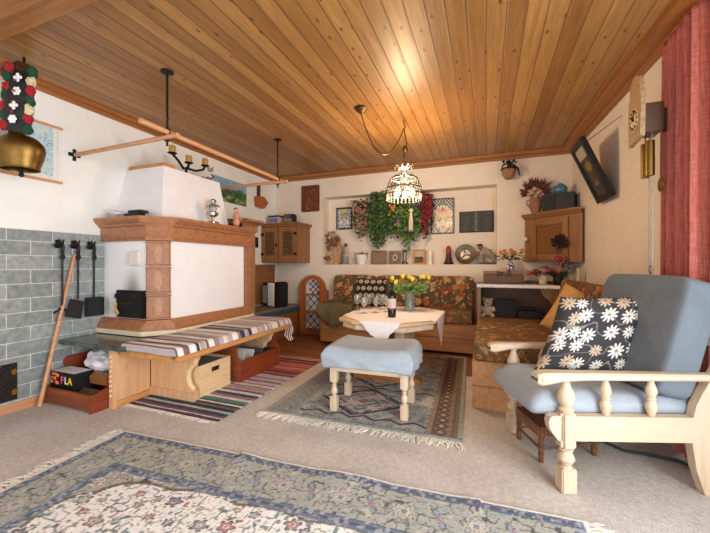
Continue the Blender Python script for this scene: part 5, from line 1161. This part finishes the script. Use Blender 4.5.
for k, (dx, dy, dz) in enumerate(((-.19, -.02, .35), (-.09, .05, .37), (.04, -.06, .345), (.15, .0, .37), (.19, .08, .36), (-.03, .1, .36), (.1, .12, .36), (-.13, -.1, .31))):
    e = Vector((c[0] + dx, c[1] + dy, c[2] + dz)); S.tube([(c[0], c[1], c[2] + .2), (c[0] + dx * .5, c[1] + dy * .5, c[2] + .29), tuple(e)], .003, 5)
    for j in range(12):
        an = j * 2.4; tl = .25 + .08 * j; P.leaf(e - Vector((0, 0, .02)), .05, .045, Vector((math.cos(an) * tl * .55, math.sin(an) * tl * .55, 1)), Vector((math.cos(an), math.sin(an), .2)))
    P.ball(e, .022, 8, (1, 1, 1.2))
for k in range(150):
    a = r.uniform(0, 6.28); q = r.uniform(.02, .19); L.leaf((c[0] + q * math.cos(a), c[1] + q * .7 * math.sin(a), c[2] + .2 + .1 * r.random() + .1 * q), .055, .036, Vector((math.cos(a), math.sin(a), r.uniform(-.7, .5))), Vector((0, -.6, 1)))
S.build('stem', M['leaf'], t); L.build('leaves', M['leaf_light'], t, smooth=False); P.build('blossom', M['yellow'], t, smooth=False)

# ================================================================ FOOTSTOOL
fs = thing('footstool', 'pale wooden footstool with turned legs and pale blue draped cushion on the patterned rug', 'footstool', (-.81, 2.53, .012), math.radians(3))
LEG = [(0.0, 0), (.03, 0), (.03, .11)]
def turned_leg(w, x, y, h0=.0, h1=.37):
    s = .027
    w.bbox(x - s, x + s, y - s, y + s, h0, h0 + .105, .004); w.lathe([(.026, .1), (.014, .112), (.018, .118), (.027, .14), (.022, .165), (.014, .178), (.02, .186), (.014, .195), (.024, .21), (.026, .22)], (x, y, h0), 18); w.bbox(x - s, x + s, y - s, y + s, h0 + .215, h1, .004)
for x in (-.265, .265):
    for y in (-.16, .16):
        w = MB(); turned_leg(w, x, y); w.build('leg', M['ash_z'], fs, local=True)
w = MB(); w.box(-.24, .24, -.172, -.15, .295, .365); w.box(-.24, .24, .15, .172, .295, .365); w.box(-.277, -.255, -.135, .135, .295, .365); w.box(.255, .277, -.135, .135, .295, .365); w.build('rail', M['ash'], fs, local=True)
def fcush(U, V):
    u = U * 2 - 1; v = V * 2 - 1; m = np.maximum(np.abs(u), np.abs(v)); e = np.clip((m - .62) / .38, 0, 1)
    ang = np.arctan2(v, u); rs = np.sin(ang * 12) * .006 * (e > .8); cr = (np.abs(u) * np.abs(v)) ** 2
    top = .492 + .02 * (1 - u ** 2) * 0 - .012 * np.exp(-((u) / .5) ** 2) + .012 * u ** 2
    k = np.where(e < .55, 0, (e - .55) / .45); rr = np.clip(m, 1e-6, 1); sq = np.minimum(1, m / .83) / rr
    drop = np.sqrt(np.clip(1 - np.clip(e / .62, 0, 1) ** 2.2, 0, 1)) 
    z = .365 + (top - .365) * np.where(e < .62, .42 + .58 * drop, .42) - np.where(e > .62, (e - .62) / .38 * (.062 + .03 * cr), 0)
    f = 1 - .05 * cr * 2
    return u * sq * (.338 + rs + .022 * (e > .6)) * f, v * sq * (.25 + rs + .014 * (e > .6)) * f, z
gx_ = grid('cushion_cover', 90, 80, lambda U, V: tuple((np.stack([*fcush(U, V), np.ones_like(U)], 1) @ np.array(ORI[fs.name]).T)[:, :3].T), lambda U, V: np.ones((len(U), 1)) * C((160, 180, 200)), M['blue_fabric'], fs, solid=.01)
MB().sq((0, 0, .42), (.6, .42, .1), .3).build('pad', M['blue_fabric'], fs, local=True)

# ================================================================ ARMCHAIR
ac = thing('armchair', 'pale wooden armchair with turned spindles and grey-blue cushions at the right', 'armchair', (.365, 1.935, 0), math.atan2(.325, .945))
WD = .6
def front_leg(y):
    w = MB(); s = .036
    w.bbox(-s, s, y - s, y + s, 0, .118, .006); w.lathe([(.03, .115), (.02, .125), (.026, .132), (.04, .158), (.03, .185), (.022, .194), (.032, .2), (.034, .21)], (0, y, 0), 22)
    w.bbox(-s, s, y - s, y + s, .205, .395, .014, 3); w.lathe([(.034, .39), (.036, .4), (.022, .41), (.027, .418), (.04, .45), (.036, .478), (.022, .51), (.017, .53), (.024, .54), (.024, .55)], (0, y, 0), 22); w.build('leg', M['ash_z'], ac, local=True)
def spindle(x, y):
    w = MB(); w.lathe([(.014, .37), (.017, .38), (.024, .405), (.026, .42), (.016, .445), (.021, .452), (.016, .46), (.025, .485), (.022, .505), (.013, .53), (.012, .548)], (x, y, 0), 18); w.build('spindle', M['ash_z'], ac, local=True)
def armrest(y, s):
    # s = +1 : inner side towards +y
    w = MB(); R = []
    for x, z0, z1, wd in ((-.16, .545, .552, .06), (-.155, .53, .572, .07), (-.13, .522, .582, .078), (-.09, .53, .584, .08), (-.03, .543, .583, .078), (.1, .548, .583, .072), (.3, .548, .582, .068), (.5, .548, .58, .064), (.68, .548, .58, .06)):
        b = .01; R.append([(x, y - wd / 2, z0 + b), (x, y - wd / 2 + b, z0), (x, y + wd / 2 - b, z0), (x, y + wd / 2, z0 + b), (x, y + wd / 2, z1 - b), (x, y + wd / 2 - b, z1), (x, y - wd / 2 + b, z1), (x, y - wd / 2, z1 - b)])
    w.loft(R); a = w.build('armrest', M['ash'], ac, local=True)
    w = MB(); w.tube([(-.12, y - .036, .552), (-.12, y - .043, .552)], .016, 16); w.tube([(-.12, y - .042, .552), (-.12, y - .046, .552)], .009, 12); w.build('rosette', M['boxpine'], a, local=True)
def back_post(y):
    P = [(.64, 0), (.79, 0), (.765, .1), (.74, .22), (.725, .33), (.735, .42), (.765, .5), (.82, .6), (.865, .7), (.885, .8), (.9, .9), (.905, .96), (.885, 1.0), (.845, 1.01), (.815, .985), (.805, .945), (.825, .91), (.81, .84), (.775, .76), (.735, .68), (.7, .61), (.665, .55), (.63, .49), (.6, .43), (.585, .37), (.58, .3), (.585, .22), (.6, .12)]
    w = MB(); w.prism(P, 'y', y - .021, y + .021); w.build('back_post', M['ash_z'], ac, local=True)
for y in (0, WD):
    front_leg(y); spindle(.19, y); spindle(.405, y); armrest(y - .012 if y == 0 else y + .012, 1); back_post(y)
    w = MB(); w.prism([(.6, .25), (.6, .37), (-.07, .37), (-.085, .362), (-.093, .34), (-.088, .31), (-.07, .28), (-.045, .25)], 'y', y - .022, y + .022); w.build('side_rail', M['ash'], ac, local=True)
w = MB(); w.box(-.02, .58, .03, WD - .03, .3, .335); w.build('seat_frame', M['boxpine'], ac, local=True)
w = MB(); w.prism([(.72, .7), (.76, .7), (.84, .86), (.8, .86)], 'y', .02, WD - .02); w.build('back_rail', M['ash'], ac, local=True)
# seat cushion : rounded block rolling over the front edge
w = MB(); R = []
sec = [(.62, .345), (.3, .338), (.0, .338), (-.06, .335), (-.1, .342), (-.13, .342), (-.15, .36), (-.155, .385), (-.13, .43), (-.08, .465), (.0, .478), (.2, .468), (.45, .45), (.62, .445)]
cx_, cz_ = .25, .39
for k in range(25):
    q = -1 + 2 * k / 24; y = .026 + (WD - .052) * (k / 24); s = (1 - abs(q) ** 9) ** .5 if abs(q) < 1 else 0; s = .86 + .14 * s
    R.append([(x if x > .0 else x + .0 + (1 - s) * .15, y, cz_ + (z - cz_) * (.3 + .7 * ((1 - abs(q) ** 8) ** .5))) for x, z in sec])
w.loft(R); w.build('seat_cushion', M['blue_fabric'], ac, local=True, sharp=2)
X = Matrix.Rotation(.27, 4, 'Y')
w = MB(); w.sq((.6, WD / 2 - .0, .735), (.18, WD - .0, .61), .2, X, 60, 40, .2)
for v_ in w.b.verts:      # button dimple
    q = v_.co - Vector((.52, WD / 2, .78)); 
    if q.length < .16: v_.co.x += .03 * max(0, 1 - q.length / .16) ** 1.3
bcs = w.build('back_cushion', M['blue_fabric_shaded'], ac, local=True, sharp=2)
MB().ball((.535, WD / 2, .78), .016, 10, (.6, 1, 1)).build('button', M['blue_fabric_shaded'], bcs, local=True)
# daisy pillow
DS = []; r = random.Random(21)
for gy in range(5):
    for gxx in range(5): DS.append(((gxx + .3 + .5 * (gy % 2) + r.uniform(-.25, .25)) / 5.2, (gy + .5 + r.uniform(-.22, .22)) / 5, r.uniform(.072, .1), r.uniform(0, 1), r.random() < .28))
def daisy(U, V):
    x = U * 1.12; y = V; c_ = np.ones((len(U), 1)) * C((58, 59, 62)) * (.85 + .3 * vnoise(U * 130, V * 130, 8))[:, None]
    n = vnoise(U * 7, V * 7, 12); c_ = put(c_, np.abs(n - .5) < .018, (142, 138, 132))
    for dx, dy, R_, ph, tan in DS:
        dx *= 1.12; q = np.hypot(x - dx, y - dy); a = np.arctan2(y - dy, x - dx); pet = R_ * (.3 + .76 * np.abs(np.cos(a * 5 + ph * 3)) ** 1.1)
        c_ = put(c_, q < pet, (214, 190, 164) if tan else (238, 234, 226)); c_ = put(c_, (q < pet * .95) & (np.abs(np.cos(a * 5 + ph * 3)) < .2), (70, 70, 76)); c_ = put(c_, q < R_ * .2, (150, 134, 110))
    return c_
ex = Vector((.41, .155, .05)); ez = Vector((.16, .125, .385)); ex = Vector((.47, .06, .02)); ez = Vector((.165, .13, .44)); ey = ez.cross(ex).normalized()
DM = Matrix(((ex.x, ey.x, ez.x, .582), (ex.y, ey.y, ez.y, 2.39), (ex.z, ey.z, ez.z, .695), (0, 0, 0, 1)))
tag(pillow('daisy_pillow', 1, 1, .19, daisy, M['vc_rug'], DM, 150), 'dark grey pillow with white daisies resting on the blue armchair', 'pillow')
M['cane'] = plain('dark_cane', (104, 64, 38), .5, .35, 40, .2)
# wicker stool
ws = thing('cane_stool', 'low dark cane stool with woven top beneath the armchair', 'stool', (.39, 2.3, 0)); K = [(.287, 2.16), (.194, 2.40), (.584, 2.349), (.49, 2.59)]
for x, y in K:
    w = MB(); w.tube([(x, y, 0), (x, y, .045), (x, y, .09), (x, y, .13), (x, y, .17)], [.014, .015, .013, .015, .013], 10)
    for z in (.04, .09, .14): w.lathe([(.0, 0), (.016, 0), (.016, .008), (0, .008)], (x, y, z), 10)
    w.build('leg', M['cane'], ws)
w = MB()
for a, b in ((0, 1), (0, 2), (1, 3), (2, 3)):
    w.tube([(*K[a], .145), (*K[b], .145)], .008); w.tube([(*K[a], .07), (*K[b], .07)], .006)
w.build('stretcher', M['cane'], ws)
w = MB(); q = [Vector((*K[i], 0)) for i in (0, 2, 3, 1)]; cq = sum(q, Vector()) / 4; w.loft([[tuple(cq + (p - cq) * k + Vector((0, 0, z))) for p in q] for k, z in ((1.06, .16), (1.08, .172), (1.06, .198), (.9, .204))]); sb_ = w.build('woven_seat', plain('woven_cane', (92, 62, 40), .8, .4, 120, .8), ws)
w = MB()
for k in range(15):
    for a, b in ((q[0], q[1]), (q[0], q[3])):
        p = a.lerp(b, (k + .5) / 15); p = cq + (p - cq) * 1.085; w.tube([tuple(p + Vector((0, 0, .2))), tuple(p + Vector((0, 0, .142)))], .0055, 5)
w.build('weave_edge', M['leather'], sb_)
w = MB(); w.tube([(.5, 2.52, .012), (.6, 2.5, .012), (.68, 2.52, .012), (.76, 2.44, .012), (.86, 2.44, .012), (1.0, 2.42, .012), (1.06, 2.35, .012)], .009, 6); tag(w.build('power_cable', plain('green_cable', (46, 66, 62), .5, .1)), 'dark green cable lying on the carpet under the armchair', 'cable')

# ================================================================ RUGS
def fringe(parent, A, B, n, L, seed, wv=.35):
    r = random.Random(seed); A, B = Vector(A), Vector(B); d = (B - A); nn = Vector((d.y, -d.x, 0)).normalized(); w = MB()
    for k in range(n):
        p = A + d * ((k + r.uniform(.2, .8)) / n); a = r.uniform(-wv, wv); e = p + (nn * math.cos(a) + d.normalized() * math.sin(a)) * L * r.uniform(.7, 1.1); m = p.lerp(e, .5) + d.normalized() * r.uniform(-.01, .01)
        w.tube([(p.x, p.y, .006), (m.x, m.y, .009), (e.x, e.y, .004)], [.004, .0045, .003], 4)
    o = w.build('fringe', M['fringe'], parent); return tag(o, kind='stuff')
def carpet_thing(name, label, loc, rz): return thing(name, label, 'rug', loc, rz)
def local_grid(name, t, nx, ny, X0, X1, Y0, Y1, colf, zf=None, solid=.008):
    W = np.array(ORI[t.name])
    def pos(U, V):
        x = X0 + U * (X1 - X0); y = Y0 + V * (Y1 - Y0); z = np.full_like(U, .011) + (zf(x, y) if zf else 0); p = np.stack([x, y, z, np.ones_like(U)], 1) @ W.T; return p[:, 0], p[:, 1], p[:, 2]
    return grid(name, nx, ny, pos, lambda U, V: colf(X0 + U * (X1 - X0), Y0 + V * (Y1 - Y0)), M['vc_rug'], t, solid=solid)
# big floral rug, local origin at its far left corner, x to the right, y away
bg = carpet_thing('floral_rug', 'large ivory floral oriental rug with blue and sage border in the foreground', (-2.22, 1.57, 0), math.radians(3.2))
RW, RL = 2.62, 1.95
MOT = []; r = random.Random(3)
for iy in range(17):
    for ix in range(17): MOT.append((.3 + (ix + .5 * (iy % 2) + r.uniform(-.3, .3)) * .13, -(.3 + (iy + r.uniform(-.3, .3)) * .115), r.choice([.018, .024, .03, .044]), r.choice([(140, 160, 168), (168, 116, 122), (160, 166, 150), (116, 134, 150), (178, 140, 136), (146, 154, 142), (110, 126, 134)]), r.random()))
def bigrug(x, y):
    dx = np.minimum(x, RW - x); dy = np.minimum(-y, RL + y); d = np.minimum(dx, dy); along = np.where(dy < dx, x, y)
    n1 = vnoise(x * 40, y * 40, 71); n2 = vnoise(x * 24, y * 24, 72); n3 = vnoise(x * 70, y * 70, 73)
    ivory, sage, blue, dark = (238, 236, 232), (170, 172, 164), (112, 128, 146), (78, 80, 92)
    c_ = np.ones((len(x), 1)) * C(ivory)
    # corner spandrels around a lobed field
    u = (x - RW / 2) / (RW / 2 - .36); v = (y + RL / 2) / (RL / 2 - .36); an = np.arctan2(v, u); rr = (np.abs(u) ** 4.5 + np.abs(v) ** 4.5) ** (1 / 4.5); edge = .985 + .045 * np.abs(np.sin(an * 9))
    sp = rr > edge; c_ = put(c_, sp, (180, 178, 168)); c_ = put(c_, np.abs(rr - edge) < .014, (110, 104, 100))
    # tendrils
    c_ = put(c_, (np.abs(n2 - .5) < .04) & ~sp, (112, 120, 116)); c_ = put(c_, (np.abs(n1 - .45) < .025) & ~sp, (150, 154, 148)); c_ = put(c_, (np.abs(n1 - .5) < .045) & sp, (140, 132, 120)); c_ = put(c_, (np.abs(n2 - .5) < .03) & sp, (84, 80, 84)); c_ = put(c_, (n1 > .84) & ~sp, (136, 150, 152)); c_ = put(c_, (n1 < .1) & ~sp, (176, 122, 126))
    for mx, my, R_, cl_, ph in MOT:
        m = (np.abs(x - mx) < .06) & (np.abs(y - my) < .06)
        if not m.any(): continue
        xx, yy = x[m] - mx, y[m] - my; q = np.hypot(xx, yy * 1.15); a = np.arctan2(yy, xx); p = R_ * (.8 + .2 * np.cos(a * (6 if ph < .5 else 5) + ph * 6)); cc_ = c_[m]
        cc_ = put(cc_, q < p * 1.3, ivory); cc_ = put(cc_, q < p, dark if ph < .6 else (120, 60, 70)); cc_ = put(cc_, q < p * .78, cl_); cc_ = put(cc_, q < p * .38, (226, 214, 196)); cc_ = put(cc_, q < p * .18, (150, 70, 80)); c_[m] = cc_
    # borders
    b = d < .348; c_ = put(c_, b, blue); dash = np.modf(np.abs(along) * 14)[0]
    for lo, hi in ((.014, .062), (.292, .348)):
        m = (d > lo) & (d < hi); mid = np.abs(d - (lo + hi) / 2); c_ = put(c_, m & (mid < .01) & (dash > .3), (84, 96, 118)); c_ = put(c_, m & (mid < .006) & (dash < .3), (168, 140, 142)); c_ = put(c_, m & (mid > (hi - lo) * .42), (80, 90, 108)); c_ = put(c_, m & (n3 > .7), (158, 170, 180))
    s = (d > .064) & (d < .29); c_ = put(c_, s, sage); c_ = put(c_, s & (np.abs(n2 - .5) < .034), (86, 88, 90)); c_ = put(c_, s & (np.abs(n1 - .5) < .035), (128, 128, 120)); c_ = put(c_, s & (n1 > .84), (150, 160, 166)); c_ = put(c_, s & (n1 < .14), (192, 190, 174))
    k = np.modf(np.abs(along) / .3 + .25)[0] - .5; q = np.hypot(k * .3, (d - .18) * 1.05); a = np.arctan2(d - .18, k * .3); p = .062 * (.85 + .15 * np.cos(a * 8))
    for f, cl_ in ((1, (98, 98, 104)), (.9, (186, 184, 172)), (.62, (150, 122, 126)), (.52, (196, 192, 182)), (.26, (124, 136, 150))): c_ = put(c_, s & (q < p * f), cl_)
    k2 = np.modf(np.abs(along) / .3 + .75)[0] - .5; q = np.hypot(k2 * .3 , (d - .18 - .04 * np.sin(k2 * 20)) * 1.1)
    for f, cl_ in ((.034, (96, 104, 112)), (.026, (150, 164, 176)), (.012, (178, 110, 116))): c_ = put(c_, s & (q < f), cl_)
    c_ = put(c_, d < .012, (232, 228, 220)); return c_ * (.93 + .14 * vnoise(x * 160, y * 160, 74))[:, None]
local_grid('pile', bg, 440, 330, 0, RW, -RL, 0, bigrug, lambda x, y: .01 * np.exp(-((y + .02 + .0 * x) / .1) ** 2) * np.clip(np.sin(x * 9.0) + .2, 0, 1) * (x > .9) * (x < 2.2))
Bx = ORI[bg.name]
fringe(bg, Bx @ Vector((0, 0, 0)), Bx @ Vector((0, -RL, 0)), 260, .095, 1, .5); fringe(bg, Bx @ Vector((RW, -RL, 0)), Bx @ Vector((RW, 0, 0)), 260, .09, 2, .5)
# middle rug
mr = carpet_thing('patterned_rug', 'grey-blue geometric rug with brown side border and white fringe under the table', (-1.545, 2.15, 0), math.radians(2))
MW, ML = 1.41, 2.05
def midrug(x, y):
    dx = np.minimum(x, MW - x); dy = np.minimum(y, ML - y); n3 = vnoise(x * 60, y * 60, 81); n2 = vnoise(x * 22, y * 22, 82)
    c_ = np.ones((len(x), 1)) * C((132, 140, 140)); c_ = put(c_, n2 > .66, (150, 150, 142)); c_ = put(c_, n2 < .24, (104, 112, 118))
    # medallions
    def dia(cx, cy, a, b): return np.abs(x - cx) / a + np.abs(y - cy) / b
    for cy in (.42, 1.02, 1.62):
        q = dia(MW / 2 - .06, cy, .34, .27); st_ = np.round(q * 14) / 14
        c_ = put(c_, np.abs(q - 1) < .07, (52, 48, 58)); c_ = put(c_, (q < .93), (152, 146, 138)); c_ = put(c_, (q < .93) & (np.abs(np.modf(q * 4)[0] - .5) < .17), (84, 78, 86)); c_ = put(c_, (q < .93) & (n2 > .6), (182, 160, 146)); c_ = put(c_, q < .18, (150, 92, 80))
    tri = np.abs(np.modf(x * 5.5)[0] - .5) * .11
    for cy in (.14, .72, 1.32, 1.88): c_ = put(c_, np.abs(y - cy - tri + .03) < .013, (58, 52, 60)); c_ = put(c_, np.abs(y - cy - tri + .005) < .008, (168, 140, 128))
    q = np.hypot(np.modf(x * 8)[0] - .5, np.modf(y * 8)[0] - .5); c_ = put(c_, (q < .17) & (n3 > .35) & (dx > .22), (92, 84, 90)); c_ = put(c_, (q < .08) & (dx > .22), (176, 150, 140))
    # brown side borders with lozenge chain
    for lo, hi, cl_ in ((.0, .03, (128, 136, 130)), (.03, .055, (120, 96, 78)), (.055, .07, (90, 78, 72)), (.07, .1, (136, 110, 90)), (.1, .18, (120, 92, 72)), (.18, .2, (84, 72, 66)), (.2, .23, (134, 108, 88))): c_ = put(c_, (dx >= lo) & (dx < hi), cl_)
    zz = np.abs(np.modf(y * 11)[0] - .5) * 2; s = (dx > .1) & (dx < .18); k = (dx - .14) / .04
    c_ = put(c_, s & (np.abs(np.abs(k) - zz) < .28), (70, 60, 56)); c_ = put(c_, s & (np.abs(k) + (1 - zz) < .45), (164, 136, 112)); c_ = put(c_, (dx < .1) & (dx > .03) & (np.modf(y * 40)[0] > .6), (96, 80, 70))
    lf = (x < .23); g_ = c_.mean(1, keepdims=True); c_ = np.where(lf[:, None], g_ * .35 + C((132, 138, 136)) * .65, c_); c_ = put(c_, dy < .035, (136, 146, 140)); c_ = put(c_, (dy > .035) & (dy < .045), (74, 76, 78)); g_ = c_.mean(1, keepdims=True); c_ = np.clip((c_ * .75 + g_ * .25) * 1.12 + 4, 0, 255); return c_ * (.9 + .2 * n3)[:, None]
local_grid('pile', mr, 210, 300, 0, MW, 0, ML, midrug)
Bx = ORI[mr.name]; fringe(mr, Bx @ Vector((0, 0, 0)), Bx @ Vector((MW, 0, 0)), 200, .085, 4, .6)
# rag runner
rr_ = carpet_thing('rag_runner', 'multicoloured striped rag rug runner on the floor along the stove bench', (-2.63, 1.89, 0), 0)
r = random.Random(15); ST = []; y = 0
nearp = [(38, 66, 72), (214, 208, 214), (74, 124, 112), (44, 42, 50), (206, 190, 202), (88, 128, 120), (230, 224, 222), (60, 90, 92), (190, 150, 164), (34, 46, 54), (220, 214, 216), (112, 80, 106)]
midp = [(196, 176, 186), (170, 150, 168), (150, 120, 140), (214, 204, 206), (110, 110, 130), (60, 50, 64)]
farp = [(166, 70, 66), (196, 130, 110), (120, 40, 56), (206, 160, 140), (80, 70, 90), (150, 60, 80), (190, 110, 90), (60, 50, 60)]
while y < 1.66:
    f = y / 1.66; ps = nearp if f < .38 else midp if f < .6 else farp; ST.append((y, r.choice(ps))); y += r.uniform(.01, .034)
sy = np.array([q[0] for q in ST]); sc_ = np.array([q[1] for q in ST], float)
def rag(x, y):
    yy = np.clip(y + .006 * (vnoise(x * 12, y * 5, 5) - .5), 0, 1.66); c_ = sc_[np.clip(np.searchsorted(sy, yy, 'right') - 1, 0, len(sc_) - 1)]; return c_ * (.82 + .36 * vnoise(x * 70, y * 160, 6))[:, None]
local_grid('weave', rr_, 60, 560, 0, .88, 0, 1.66, rag, None, .006)
Bx = ORI[rr_.name]; fringe(rr_, Bx @ Vector((0, 0, 0)), Bx @ Vector((.88, 0, 0)), 60, .04, 8)

# ================================================================ PENDANT LAMP
LX, LY = -.76, 3.35
pl = thing('pendant_lamp', 'filigree basket pendant lamp with lit bulbs hanging on a swagged chain from the ceiling', 'lamp', (LX, LY, 1.73))
MB().lathe([(0, -.001), (.055, -.001), (.06, -.012), (.04, -.03), (.02, -.045), (.012, -.055), (0, -.055)], (-1.07, 2.955, CZ), 20).build('ceiling_rose', M['oldbrass'], pl)
w = MB(); A = Vector((-1.07, 2.955, CZ - .05)); B = Vector((LX, LY, CZ - .08)); pts = []
for k in range(25): f = k / 24; p = A.lerp(B, f); p.z -= .34 * 4 * f * (1 - f) * (1 - .12 * f) ; pts.append(tuple(p))
w.tube(pts, .006, 6); w.tube([(LX, LY, CZ - .002), (LX, LY, CZ - .05), (LX + .018, LY, CZ - .075), (LX, LY, CZ - .09)], .006); w.tube([(LX, LY, CZ - .08), (LX + .012, LY, CZ - .16), (LX + .028, LY, CZ - .24), (LX + .01, LY, CZ - .3), (LX, LY, 2.16)], .006, 6); w.build('chain', M['oldbrass'], pl)
MB().lathe([(0, 0), (.022, .005), (.03, .03), (.022, .06), (.01, .075), (0, .075)], (LX + .012, LY, CZ - .33), 14).build('swivel', M['brass'], pl)
# canopy crown
w = MB(); w.lathe([(0, 2.15), (.014, 2.14), (.02, 2.1), (.05, 2.075), (.055, 2.055), (.03, 2.04), (.026, 2.0), (0, 2.0)], (LX, LY, 0), 18)
for k in range(8): a = k * PI / 4; w.tube([(LX + .04 * math.cos(a), LY + .04 * math.sin(a), 2.06), (LX + .085 * math.cos(a), LY + .085 * math.sin(a), 2.085), (LX + .095 * math.cos(a), LY + .095 * math.sin(a), 2.06)], .005, 6)
w.build('crown', M['pewter'], pl)
dome = [(.045, 2.0), (.09, 1.985), (.13, 1.955), (.155, 1.91), (.168, 1.86), (.172, 1.8)]
t = bmesh.new(); N_ = 22; rings = []
prof = []
for (r0, z0), (r1, z1) in zip(dome, dome[1:]):
    for q in (0, .5): prof.append((r0 + (r1 - r0) * q, z0 + (z1 - z0) * q))
prof.append(dome[-1])
for j, (rr, z) in enumerate(prof): rings.append([t.verts.new((LX + rr * math.cos(2 * PI * (k + .5 * (j % 2)) / N_), LY + rr * math.sin(2 * PI * (k + .5 * (j % 2)) / N_), z)) for k in range(N_)])
for j, (a, b) in enumerate(zip(rings, rings[1:])):
    for k in range(N_):
        k2 = (k + 1) % N_
        if j % 2 == 0: t.faces.new([a[k], a[k2], b[k]]); t.faces.new([a[k2], b[k2], b[k]])
        else: t.faces.new([a[k], b[k2], b[k]]); t.faces.new([a[k], a[k2], b[k2]])
w = MB(); w.add(t); sh = w.build('filigree_shade', M['black_matte'], pl, smooth=False); md = sh.modifiers.new('wire', 'WIREFRAME'); md.thickness = .006; md.use_even_offset = False; md.use_replace = True
w = MB()
for z, rr in ((1.8, .172), (1.86, .169), (1.955, .131)): w.tube([(LX + rr * math.cos(2 * PI * k / 40), LY + rr * math.sin(2 * PI * k / 40), z) for k in range(41)], .006, 6)
w.build('ring', M['pewter'], pl)
w = MB()
for k in range(26):
    a = 2 * PI * k / 26
    for q, z in enumerate((1.785, 1.765, 1.745)): w.ball((LX + .17 * math.cos(a), LY + .17 * math.sin(a), z), .009 - .001 * q, 6)
w.build('bead_fringe', plain('crystal_beads', (206, 196, 178), .1, .03), pl)
bm_ = emit('lit_bulb', (255, 226, 180), 3.5)
for k in range(5):
    a = 2 * PI * k / 5 + .4; x, y = LX + .085 * math.cos(a), LY + .085 * math.sin(a)
    MB().lathe([(0, 0), (.014, .004), (.028, .03), (.03, .05), (.02, .08), (.012, .09), (0, .09)], (x, y, 1.77), 14).build('bulb', bm_, pl)
    w = MB(); w.lathe([(0, 0), (.016, 0), (.02, .03), (0, .032)], (x, y, 1.862), 12); w.tube([(x, y, 1.89), (LX, LY, 1.95)], .005, 6); w.build('bulb_holder', M['oldbrass'], pl)
w = MB(); w.tube([(LX, LY, 2.0), (LX, LY, 1.9)], .01); w.build('stem', M['oldbrass'], pl)

# ================================================================ LIGHT
def area(name, loc, rot, sx, sy, e, c):
    d = bpy.data.lights.new(name, 'AREA'); d.shape = 'RECTANGLE'; d.size = sx; d.size_y = sy; d.energy = e; d.color = c; o = bpy.data.objects.new(name, d); COL.objects.link(o); o.location = loc; o.rotation_euler = rot; return o
area('daylight_side_window', (1.5, .15, 1.2), (0, math.radians(90), 0), 2.2, 1.9, P_SIDE, (.93, .965, 1.0))
area('daylight_front_window', (-1.1, YR - .3, 1.25), (math.radians(90), 0, 0), 3.1, 2.2, P_FRONT, (.93, .965, 1.0))
d = bpy.data.lights.new('lamp_glow', 'POINT'); d.energy = P_LAMP; d.color = (1.0, .74, .46); d.shadow_soft_size = .1; o = bpy.data.objects.new('lamp_glow', d); COL.objects.link(o); o.location = (LX, LY, 1.97)
wd = bpy.data.worlds.new('World'); scene.world = wd; wd.use_nodes = True; wd.node_tree.nodes['Background'].inputs[0].default_value = (.85, .92, 1.0, 1); wd.node_tree.nodes['Background'].inputs[1].default_value = 1.0

# ================================================================ CAMERA
cd = bpy.data.cameras.new('camera'); cd.sensor_width = 36; cd.lens = 343 / 710 * 36; cd.shift_y = -.0021; cd.clip_start = .02
co = bpy.data.objects.new('camera', cd); COL.objects.link(co); co.location = (0, 0, 1.10); co.rotation_euler = (PI / 2, 0, RZ); scene.camera = co
vs = scene.view_settings; vs.view_transform = 'Standard'; vs.look = 'None'; vs.exposure = EXPO; vs.gamma = 1; vs.use_curve_mapping = False
cy = scene.cycles; cy.use_denoising = True; cy.max_bounces = 10; cy.diffuse_bounces = 5; cy.transmission_bounces = 8; cy.transparent_max_bounces = 8; cy.sample_clamp_indirect = 8; cy.caustics_reflective = False; cy.caustics_refractive = False
